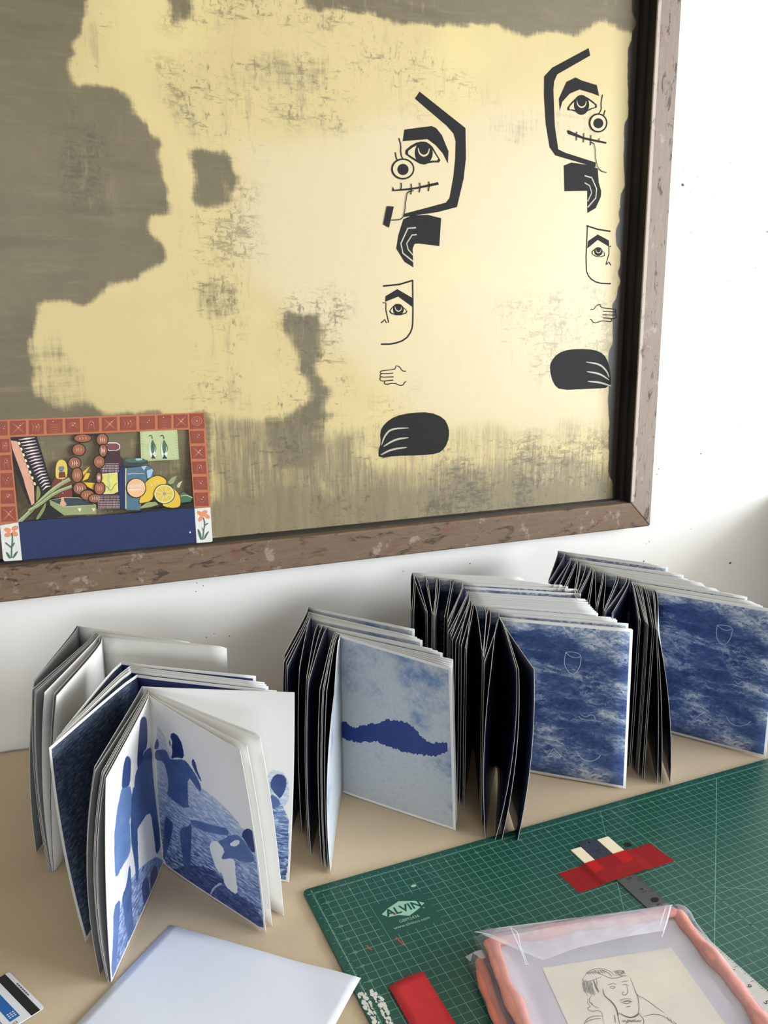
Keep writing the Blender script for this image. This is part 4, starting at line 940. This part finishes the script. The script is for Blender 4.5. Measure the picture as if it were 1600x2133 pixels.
bmesh.ops.triangle_fill(bm, edges=eo+eh, use_beauty=True)
me = bpy.data.meshes.new('blade'); bm.to_mesh(me); bm.free(); me.materials.append(RUL)
ob = bpy.data.objects.new('blade', me); col.objects.link(ob); ob.parent = ru; md = ob.modifiers.new('thick','SOLIDIFY'); md.thickness = .04*S; md.offset = -1 if me.polygons[0].normal.z > 0 else 1
ra = Art(Flat((0,0,.052), (0,0,1), (1,0,0)), .002, .0005); BK = plain('ruler_ink', (34,34,34), .6)
for k, y in enumerate(np.arange(-20.4, -3.2, .125)): ra.line([(x1-.04,y),(x1-(.26 if k%8 == 0 else .17 if k%4 == 0 else .1),y)], .02, BK, raw=True)
for nme, y in (('5',-6.05),('14',-7.1),('13',-8.45),('6',-14.55),('7',-13.5),('5',-15.6),('15',-3.3)):
    V, Fc = text_shape(nme, .42); V = V-V.mean(0); V = np.stack([V[:,1]*-1, V[:,0]], 1)
    ra.mb.add(ra.fl.at(V+[16.62,y], .003), Fc, ra.m(BK))
ra.poly([(16.5,-7.9),(16.75,-7.85),(16.95,-8.0),(16.85,-8.2),(16.6,-8.22),(16.45,-8.1)], BLK, 1, raw=True)
ra.obj('printed_scale', ru)
CARD = plain('cream_card', (240,226,192), .6, .3, .02)
for x0_, x1_, y0_, y1_, lb in ((15.14,15.86,-4.78,-2.6,'narrow cream card strip left of the taped ruler end'),(17.18,18.0,-4.76,-2.42,'cream card strip right of the taped ruler end')):
    o = MB().box(x0_, x1_, y0_, y1_, .005, .075).obj('card_strip', CARD, base=((x0_+x1_)/2,(y0_+y1_)/2,.005)); bevel(o, .01, 1)
    tag(o, lb, 'card strip')
q = NB('red_tape', .5, .35); t = q.obj()
q.base(q.mix(q.noise(t, 60, 4), lin(186,40,42), lin(200,52,50)))
q.b.inputs['Transmission Weight'].default_value = 0
tr = q.n('ShaderNodeBsdfTransparent', inp={0:lin(240,84,78)}); mx = q.n('ShaderNodeMixShader', inp={0:.5}); q.link(q.b.outputs[0], mx.inputs[1]); q.link(tr.outputs[0], mx.inputs[2]); q.link(mx.outputs[0], q.out.inputs[0]); TAPE = q.m
c4 = np.array([(13.25,-4.03),(13.34,-5.90),(20.06,-5.83),(19.9,-3.92)])
nu, nv = 60, 6; V = []
for i in range(nu+1):
    for j in range(nv+1):
        s_, r_ = i/nu, j/nv; xy = (c4[0]*(1-s_)+c4[3]*s_)*(1-r_)+(c4[1]*(1-s_)+c4[2]*s_)*r_
        hh = .10*np.clip((xy[0]-14.75)/.35,0,1)*np.clip((18.5-xy[0])/.5,0,1)*(1 if r_ < .5 else max(.66, 1-(r_-.5)))
        wv = .03*math.sin(s_*9)*(1-abs(2*r_-1)); V.append((xy[0], xy[1]+wv*1.5, .012+hh))
Fc = [(i*(nv+1)+j, i*(nv+1)+j+1, (i+1)*(nv+1)+j+1, (i+1)*(nv+1)+j) for i in range(nu) for j in range(nv)]
o = obj('red_tape', V, Fc, TAPE, base=(16.6,-4.9,.01), smooth=True); tag(o, 'wide strip of translucent red tape across the ruler end', 'tape')
q = NB('red_tape_matte', .55, .3); q.base(q.mix(q.noise(q.obj(), 60, 4), lin(190,40,44), lin(202,50,52))); TAPE2 = q.m
p0, p1 = onz(810,2058,.05)[:2], onz(881,2024,.05)[:2]; dd = (onz(853,2133,.05)[:2]-p0); dd /= np.linalg.norm(dd)
V = []
for i in range(13):
    for j in range(5):
        s_, r_ = i/12, j/4; xy = p0*(1-r_)+p1*r_+dd*5.5*s_+np.array([0,.10])*math.sin(math.pi*r_)*(1-s_); V.append((xy[0], xy[1], .03+.10*(1-s_)**3*(1-r_*.5)))
Fc = [(i*5+j, (i+1)*5+j, (i+1)*5+j+1, i*5+j+1) for i in range(12) for j in range(4)]
o = obj('red_tape', V, Fc, TAPE2, base=(*((p0+p1)/2+dd*2.7), .02), smooth=True); md = o.modifiers.new('thick','SOLIDIFY'); md.thickness = .02*S
tag(o, 'strip of matte red tape curling up near the mat\'s left edge', 'tape')

# ------------------------------------------------------------------ blank sheet and plastic card
pa_ = onz(355,1925,TZ+.05)[:2]; pb_ = onz(752,2037,.06)[:2]; ex_ = (pb_-pa_)/np.linalg.norm(pb_-pa_); ey_ = np.array([ex_[1], -ex_[0]])
wl = np.linalg.norm(pb_-pa_); hl = 8.5; ey_ = (onz(160,2133,TZ)[:2]-pa_); ey_ /= np.linalg.norm(ey_)
V = []; nu, nv = 24, 16
for i in range(nu+1):
    for j in range(nv+1):
        s_, r_ = i/nu, j/nv; xy = pa_+ex_*wl*s_+ey_*hl*r_
        on = np.clip((xy[0]-(-2.6))/2.3, 0, 1); V.append((xy[0], xy[1], TZ+.012+.155*on*on*(3-2*on)+.03*(1-r_)*math.sin(s_*3.14)**2))
Fc = [(i*(nv+1)+j, i*(nv+1)+j+1, (i+1)*(nv+1)+j+1, (i+1)*(nv+1)+j) for i in range(nu) for j in range(nv)]
SHEETW = plain('sheet_white', (226,228,236), .55, .3, .01)
o = obj('paper_sheet', V, Fc, SHEETW, base=(*(pa_+ex_*wl/2+ey_*4), TZ), smooth=True); md = o.modifiers.new('thick','SOLIDIFY'); md.thickness = .012*S; md.offset = 1
tag(o, 'blank white paper sheet in the foreground, one corner on the mat', 'paper')
ka, kb = np.array([-15.26,.70]), np.array([-13.80,-2.26]); kx = (kb-ka)/np.linalg.norm(kb-ka); ky = np.array([kx[1], -kx[0]]); kl = 3.37; kw = 2.125
cd_ = thing('bank_card', 'white plastic card with black magnetic stripe, at the lower left corner', 'card', (*(ka+kx*1.7+ky*1.06), TZ+.012))
kf = Flat((*ka, TZ+.045), (0,0,1), (*kx, 0)); 
K = lambda x, y: (x, -y)
CW = plain('card_white', (228,229,232), .35, .4, .01)
a = Art(kf, .0, .001); rc = .125
pts = []
for cx, cy, a0 in ((kl-rc,rc,-90),(kl-rc,kw-rc,0),(rc,kw-rc,90),(rc,rc,180)):
    for k in range(6): a_ = math.radians(a0+18*k); pts.append(K(cx+rc*math.cos(a_), cy+rc*math.sin(a_)))
a.poly(pts, CW, raw=True, thick=.03); a.obj('card_body', cd_)
rect = lambda x0,y0,x1,y1: [K(x0,y0),K(x1,y0),K(x1,y1),K(x0,y1)]
a = Art(kf, .003, .001); a.poly(rect(0.001,.2,kl-.001,.62), plain('stripe_black',(32,31,30),.5), raw=True); a.obj('magnetic_stripe', cd_)
a = Art(kf, .003, .001); CB = plain('card_blue',(36,98,168),.4); CT = plain('card_text',(70,84,110),.5)
a.poly(rect(.3,.95,2.95,1.42), CB, raw=True)
def cardtext(body, x, y, wd, m, h):
    V, Fc = text_shape(body, 1.); V = V-V.min(0); V = V*[wd/V[:,0].max(), h/V[:,1].max()]; V = np.stack([V[:,1], -V[:,0]], 1)   # reads along the short side
    a.mb.add(kf.at(V+[x,-y], a.h), Fc, a.m(m))
for i, y in enumerate((2.75,2.62,2.49)):
    for j in range(3): a.poly(rect(y-.035,1.02+j*.12,y+.03,1.1+j*.12), CW, raw=True)
for i in range(7): a.poly(rect(1.0+i*.17,.09,1.13+i*.17,.15), CT, raw=True)
V, Fc = text_shape('bci', 1.); V = V-V.min(0); V = V*[.34/V[:,0].max(), .22/V[:,1].max()]; V = np.stack([-V[:,1], V[:,0]], 1)
a.mb.add(kf.at(V+[3.28,-1.55], a.h), Fc, a.m(plain('card_logo',(34,42,84),.4)))
a.line([K(.2,1.72),K(3.1,1.72)], .03, CT, raw=True)
a.obj('card_print', cd_)

# ------------------------------------------------------------------ felt folders in plastic bags, drawing
q = NB('orange_felt', .95, .1); t = q.obj(); n = q.noise(t, 130, 6, .7)
q.base(q.mix(n, lin(222,118,86), lin(236,148,118))); q.bump(n, .6, .002)
q.b.inputs['Sheen Weight'].default_value = .4; FELT = q.m
q = NB('pink_felt', .95, .1); t = q.obj(); n = q.noise(t, 130, 6, .7)
q.base(q.mix(n, lin(228,142,122), lin(240,178,162))); q.bump(n, .6, .002); FELTP = q.m
BOARD = plain('folder_board', (222,219,224), .7, .2, .03)
DARKF = plain('folder_dark', (84,58,48), .9, .1)
def plastic(name, milk, gloss):
    q = NB(name, .12, .5); m = q.m; t = q.obj()
    q.base(lin(230,225,234)); q.b.inputs['Roughness'].default_value = .25
    fold = q.noise(t, 11, 4, .6, .6); q.bump(fold, .5, .006)
    tr = q.n('ShaderNodeBsdfTransparent', inp={0:(.97,.97,.98,1)})
    fz = q.n('ShaderNodeFresnel', inp={0:1.4})
    var = q.math('MULTIPLY_ADD', q.sstep(q.noise(t, 14, 3, .5), .42, .62), milk*.8, milk*.6)
    fac = q.math('ADD', var, q.math('MULTIPLY', fz.outputs[0], gloss), 0, True)
    mx = q.n('ShaderNodeMixShader'); q.link(fac, mx.inputs[0]); q.link(tr.outputs[0], mx.inputs[1]); q.link(q.b.outputs[0], mx.inputs[2]); q.link(mx.outputs[0], q.out.inputs[0])
    return m
PLA = plastic('clear_plastic', .10, .5); PLF = plastic('folded_plastic', .22, .35)
def path(P, z): return [onz(u, v, z) for u, v in P]
def ext(a, b, L): d = b-a; return b+d/np.linalg.norm(d)*L
def wob(P, amp, n=40, seed=0):
    P = np.asarray(P, float); s = np.r_[0, np.cumsum(np.linalg.norm(np.diff(P, axis=0), axis=1))]; t = np.linspace(0, s[-1], n)
    Q = np.stack([np.interp(t, s, P[:,k]) for k in range(3)], 1)
    for _ in range(2): Q[1:-1] = (Q[:-2]+2*Q[1:-1]+Q[2:])/4
    r_ = np.random.RandomState(seed); ph = r_.rand(3)*6
    return Q+np.stack([amp*np.sin(t*1.1+ph[0]), amp*.5*np.sin(t*.9+ph[1]), amp*.4*np.sin(t*1.4+ph[2])], 1), t
# upper folder: corners measured at the height of its rolled edge
zu = .95; zl = .38
UL = onz(1021,1958,zu); UR = onz(1409,1898,zu)
uL2 = ext(onz(1021,1958,zu), onz(1086,2133,zu), 7.5); uR2 = ext(onz(1409,1898,zu), onz(1588,2125,zu), 7.0)
up = thing('felt_folder', 'upper felt-edged folder with pink-orange rolled rim, drawing lying on it', 'folder', (11.5,-14,.62))
lo_ = thing('felt_folder', 'lower orange felt folder, only its left rim showing under the upper one', 'folder', (10.5,-14,.02))
def roll(P, rad, mat, parent, seed, name='rolled_edge', sq=.62, k=16):
    Q, t = wob(P, .07, 110, seed); rr_ = rad*(1+.16*np.sin(t*1.7+seed)+.10*np.sin(t*3.1+2*seed)); rr_[0] *= .55; rr_[1] *= .85; rr_[-1] *= .6
    b = MB(); b.tube(Q, rr_, k, 0, sq)
    vn_ = VNoise(seed+30); Vv = np.array(b.v); nk = len(Q)*k; C_ = np.repeat(Q, k, 0); tt = np.repeat(t, k); an = np.tile(np.arange(k)/k*8, len(Q))
    Vv[:nk] = C_+(Vv[:nk]-C_)*(.80+.42*vn_.fbm(tt*1.6+5, an, 3))[:, None]; b.v = [tuple(x) for x in Vv]; return b.obj(name, mat, parent, smooth=True)
roll([UL, uL2], .36, FELTP, up, 1); roll([UR, uR2], .36, FELTP, up, 2); roll([UL+[.1,-.1,0], (UL+UR)/2+[0,.0,.03], UR+[-.1,-.05,0]], .34, FELTP, up, 3)
def slab(P, z0, z1, m, name, parent):
    n = len(P); V = [(p[0],p[1],z0) for p in P]+[(p[0],p[1],z1) for p in P]
    Fc = [tuple(range(n)), tuple(range(2*n-1,n-1,-1))]+[(j,n+j,n+(j+1)%n,(j+1)%n) for j in range(n)]
    o = obj(name, V, Fc, m, parent); bm = bmesh.new(); bm.from_mesh(o.data); bmesh.ops.recalc_face_normals(bm, faces=bm.faces); bm.to_mesh(o.data); bm.free(); return bevel(o, .04, 2)
slab([UL, UR, uR2, uL2], .72, .84, BOARD, 'board', up)
q4 = [UL+[.18,.1,0], UR+[-.1,.1,0], uR2, uL2+[.12,0,0]]
slab(q4, .62, .71, DARKF, 'backing', up)
LL = onz(994,2000,zl); lL2 = ext(onz(994,2000,zl), onz(1048,2133,zl), 7.5); LR = UR+[-.5,-.3,0]; lR2 = uR2+[-.5,0,0]
roll([LL, lL2], .34, FELT, lo_, 5); roll([LL+[.1,-.05,0], UR*[1,1,0]+[-.8,-.35,zl]], .3, FELT, lo_, 6); roll([UR*[1,1,0]+[-.75,-.4,zl], uR2*[1,1,0]+[-.75,0,zl]], .3, FELT, lo_, 7)
slab([LL+[.2,0,0], LR+[-.4,0,0], lR2+[-.4,0,0], lL2+[.2,0,0]], .2, .42, BOARD, 'board', lo_)
# drawing
zd = .862
D0 = onz(1129.5,2016,zd); D1 = onz(1398.5,1974,zd); D3 = ext(D0, onz(1183,2133,zd), 5.5); D2 = ext(D1, onz(1511,2133,zd), 3.5)
dr = thing('drawing', 'pencil portrait of a woman, head on her hand, on cream paper under the plastic', 'drawing', (*((D0+D2)/2)[:2], zd-.012))
CRM = plain('drawing_paper', (250,243,224), .7, .2, .015)
slab([D0, D1, D2, D3], zd-.012, zd, CRM, 'sheet', dr)
df = Flat((0,0,zd), (0,0,1), (1,0,0)); a = Art(df, .003, .0006, ((960,1680), 2.5)); PEN = plain('pencil_line', (128,122,112), .8); PEND = plain('pencil_dark', (84,78,72), .8)
strokes = [[(640,890),(665,855),(720,840),(775,855),(800,880)], [(640,890),(630,905),(650,915),(690,905),(735,885)], [(690,850),(720,872),(748,880)], [(795,860),(830,850),(852,862),(835,876),(800,880)], [(632,910),(640,950),(662,988)], [(655,905),(665,950),(682,985)],
 [(675,905),(690,960),(702,978)], [(695,905),(700,940),(718,972)], [(640,918),(652,962)], [(705,900),(712,935)], [(662,1000),(660,1028),(680,1040),(655,1052),(682,1070),(715,1060),(740,1078),(742,1140)], [(680,985),(665,1010),(690,1040),(722,1050)], [(882,890),(905,950),(925,1000),(930,1060),(920,1085),(880,1102)],
 [(775,942),(790,934),(806,942),(790,950),(775,942)], [(840,930),(860,925),(876,936)], [(765,930),(795,920),(812,928)], [(835,915),(872,908)], [(862,930),(873,965),(856,986),(838,976),(846,964),(854,970)], [(826,1012),(855,1000),(892,1004)], [(830,1016),(862,1030),(896,1014)],
 [(860,1045),(885,1040)], [(810,1055),(820,1100),(830,1140)], [(930,1082),(955,1110),(950,1140)], [(950,1095),(1000,1080),(1060,1090),(1120,1140)], [(638,1140),(660,1102),(700,1090),(740,1092)], [(1075,1095),(1085,1120)], [(1090,1102),(1100,1128)], [(930,985),(970,1010),(1010,1040),(1060,1075)], [(905,960),(935,1000)],
 [(650,870),(690,860),(730,868)], [(735,850),(770,866),(790,888)], [(870,1110),(890,1120),(910,1108)], [(860,1132),(880,1116)], [(800,1085),(806,1130)], [(648,1128),(680,1108),(730,1104)], [(668,1018),(690,1030)], [(1105,1118),(1140,1150)], [(745,880),(790,900),(860,880)], [(815,855),(820,880),(870,884)]]
strokes += [[(642+7*k,900+3*k),(636+8*k,930+5*k),(644+9*k,968+3*k)] for k in range(7)]+[[(655+11*k,862-2*k),(668+12*k,876-k)] for k in range(8)]+[[(800+9*k,858-k),(812+9*k,874)] for k in range(6)]
strokes += [[(640,1140),(600,1250),(590,1400)], [(742,1140),(760,1220),(740,1300)], [(1120,1140),(1190,1250),(1230,1420)], [(830,1140),(850,1180),(900,1190),(950,1140)], [(700,1400),(850,1370),(1000,1400)]]
strokes += [[(840+14*k,1112+6*(k%2)),(848+14*k,1124),(856+14*k,1112)] for k in range(7)]
for L in strokes: a.line(L, .036, PEN, smooth=2, taper=True)
for L in ([(740,950),(745,985),(790,1020),(812,1056),(822,1092)], [(822,1076),(870,1100),(905,1098),(932,1078)], [(845,1018),(870,1012),(888,1016)], [(690,905),(705,940),(720,968)]): a.line(L, .055, PEND, smooth=2, taper=True)
a.obj('pencil_portrait', dr)
# plastic bags: a lower and an upper skin following what they wrap, with folded tops
def skin(name, cs, zf, parent, mat, nu=26, nv=26, sag=.0, seed=1):
    vn = VNoise(seed); c = [np.asarray(p, float) for p in cs]; V = []
    for i in range(nu+1):
        for j in range(nv+1):
            s_, r_ = i/nu, j/nv; p = (c[0]*(1-s_)+c[1]*s_)*(1-r_)+(c[3]*(1-s_)+c[2]*s_)*r_
            V.append((p[0], p[1], zf(s_, r_)+.05*(vn.fbm(np.array(s_*6+3), np.array(r_*6+3), 3)-.45)))
    Fc = [(i*(nv+1)+j, i*(nv+1)+j+1, (i+1)*(nv+1)+j+1, (i+1)*(nv+1)+j) for i in range(nu) for j in range(nv)]
    return obj(name, V, Fc, mat, parent, smooth=True)
ba = thing('plastic_bag', 'crinkled clear plastic bag around the upper felt folder and drawing', 'bag', (11.5,-14,.60))
B0 = onz(985,1940,.9); B1 = onz(1425,1886,.8); B2 = uR2+[.55,0,0]; B3 = uL2+[-.15,-.0,0]
edge_up = lambda s_: 1.34-.30*np.clip(min(s_,1-s_)*14-.35, 0, 1)*1.15
def zf(s_, r_):
    e = min(s_, 1-s_); base_ = .98+.38*np.clip(1-abs(e-.055)/.06, 0, 1)
    if r_ < .10: base_ = max(base_, 1.04+.32*np.clip(1-abs(r_-.05)/.06, 0, 1))
    return base_-(.45*np.clip(1-e/.03, 0, 1) if e < .03 else 0)-(.4*np.clip(1-r_/.03,0,1))
skin('top_film', [B0+[.1,0,0], B1, B2, B3], zf, ba, PLA, 60, 40, seed=5)
skin('bottom_film', [B0, B1, B2, B3], lambda s_, r_: .60, ba, PLA, 10, 10, seed=6)
# folded-over top with its turned corner
fo = MB(); fl_ = Flat((0,0,1.44), (0,0,1), (1,0,0))
def film(P, z, name, mat, thick=0.):
    V = [onz(u, v, zz) for (u, v), zz in zip(P, z)]; return obj(name, V, [tuple(range(len(P)))], mat, ba)
film([(986,1941),(1040,1932),(1200,1911),(1310,1897),(1402,1884),(1397,1900),(1385,1938),(1300,1952),(1200,1975),(1137,1998),(1062,1964),(1020,1946)], [1.0,1.2,1.3,1.3,1.3,1.45,1.44,1.44,1.44,1.40,1.44,1.2], 'folded_top', PLF)
film([(1002,1945),(1023,1946),(1137,1998),(1130,2000)], [1.47,1.47,1.45,1.45], 'fold_edge', PLF)
GL = NB('film_glint', .15, .6); GL.base(lin(238,240,248)); GL = GL.m  # highlights on the film creases, drawn as pale strips
def crease_glint(P, z, w_): 
    A_ = np.array([onz(u, v, z)[:2] for u, v in P]); cr_ = Art(Flat((0,0,z), (0,0,1), (1,0,0)), 0, .001); cr_.line(A_, w_*.6, GL, raw=True, smooth=2, taper=True); return cr_
cr_ = None
for P, w_ in (([(1063,1931),(1075,1955),(1088,1985),(1096,2008)], .07), ([(1063,1931),(1080,1942),(1082,1965),(1100,2008)], .06), ([(1398,1884),(1394,1902),(1388,1925),(1379,1952)], .10), ([(1388,1888),(1382,1905),(1375,1928)], .05), ([(988,1941),(1015,1945),(1022,1947)], .05), ([(1092,2008),(1104,2009)], .06)):
    crease_glint(P, 1.5, w_).obj('crease_glint', ba)
bl_ = thing('plastic_bag', 'clear plastic bag around the lower felt folder, loose corner at its left', 'bag', (10,-14,.0))
Lc = onz(969,1993,.3)
def zf2(s_, r_): return .56
V = [onz(969,1993,.35), onz(990,1981,.62), onz(1004,1978,.66), onz(1012,1995,.70), onz(1003,1997,.72), onz(985,1985,.74), onz(980,2003,.4)]
obj('corner_film', V, [(0,1,5),(1,2,3,4,5),(0,5,6),(5,4,6)], PLA, bl_)
skin('top_film', [LL+[-.35,.3,0], LR+[-.1,.3,0], lR2, lL2+[-.35,0,0]], lambda s_, r_: .57+.10*np.clip(1-abs(s_-.04)/.05,0,1)-.4*np.clip(1-s_/.02,0,1), bl_, PLA, 40, 12, seed=8)

# unseen dark box added on the table right of the picture to shade the wall
BX = plain('box_black_brown', (50,42,36), .5, .3, .1, 8)
bx = thing('shade_box', 'unseen dark box added on the table to shade the wall at right', 'box', (69,3,TZ))
bevel(MB().box(60.8,77,-17,23.2,TZ,11.6).obj('box_body', BX, bx), .15); bevel(MB().box(60.5,77.3,-17.3,23.6,11.6,13).obj('lid', BX, bx), .15)
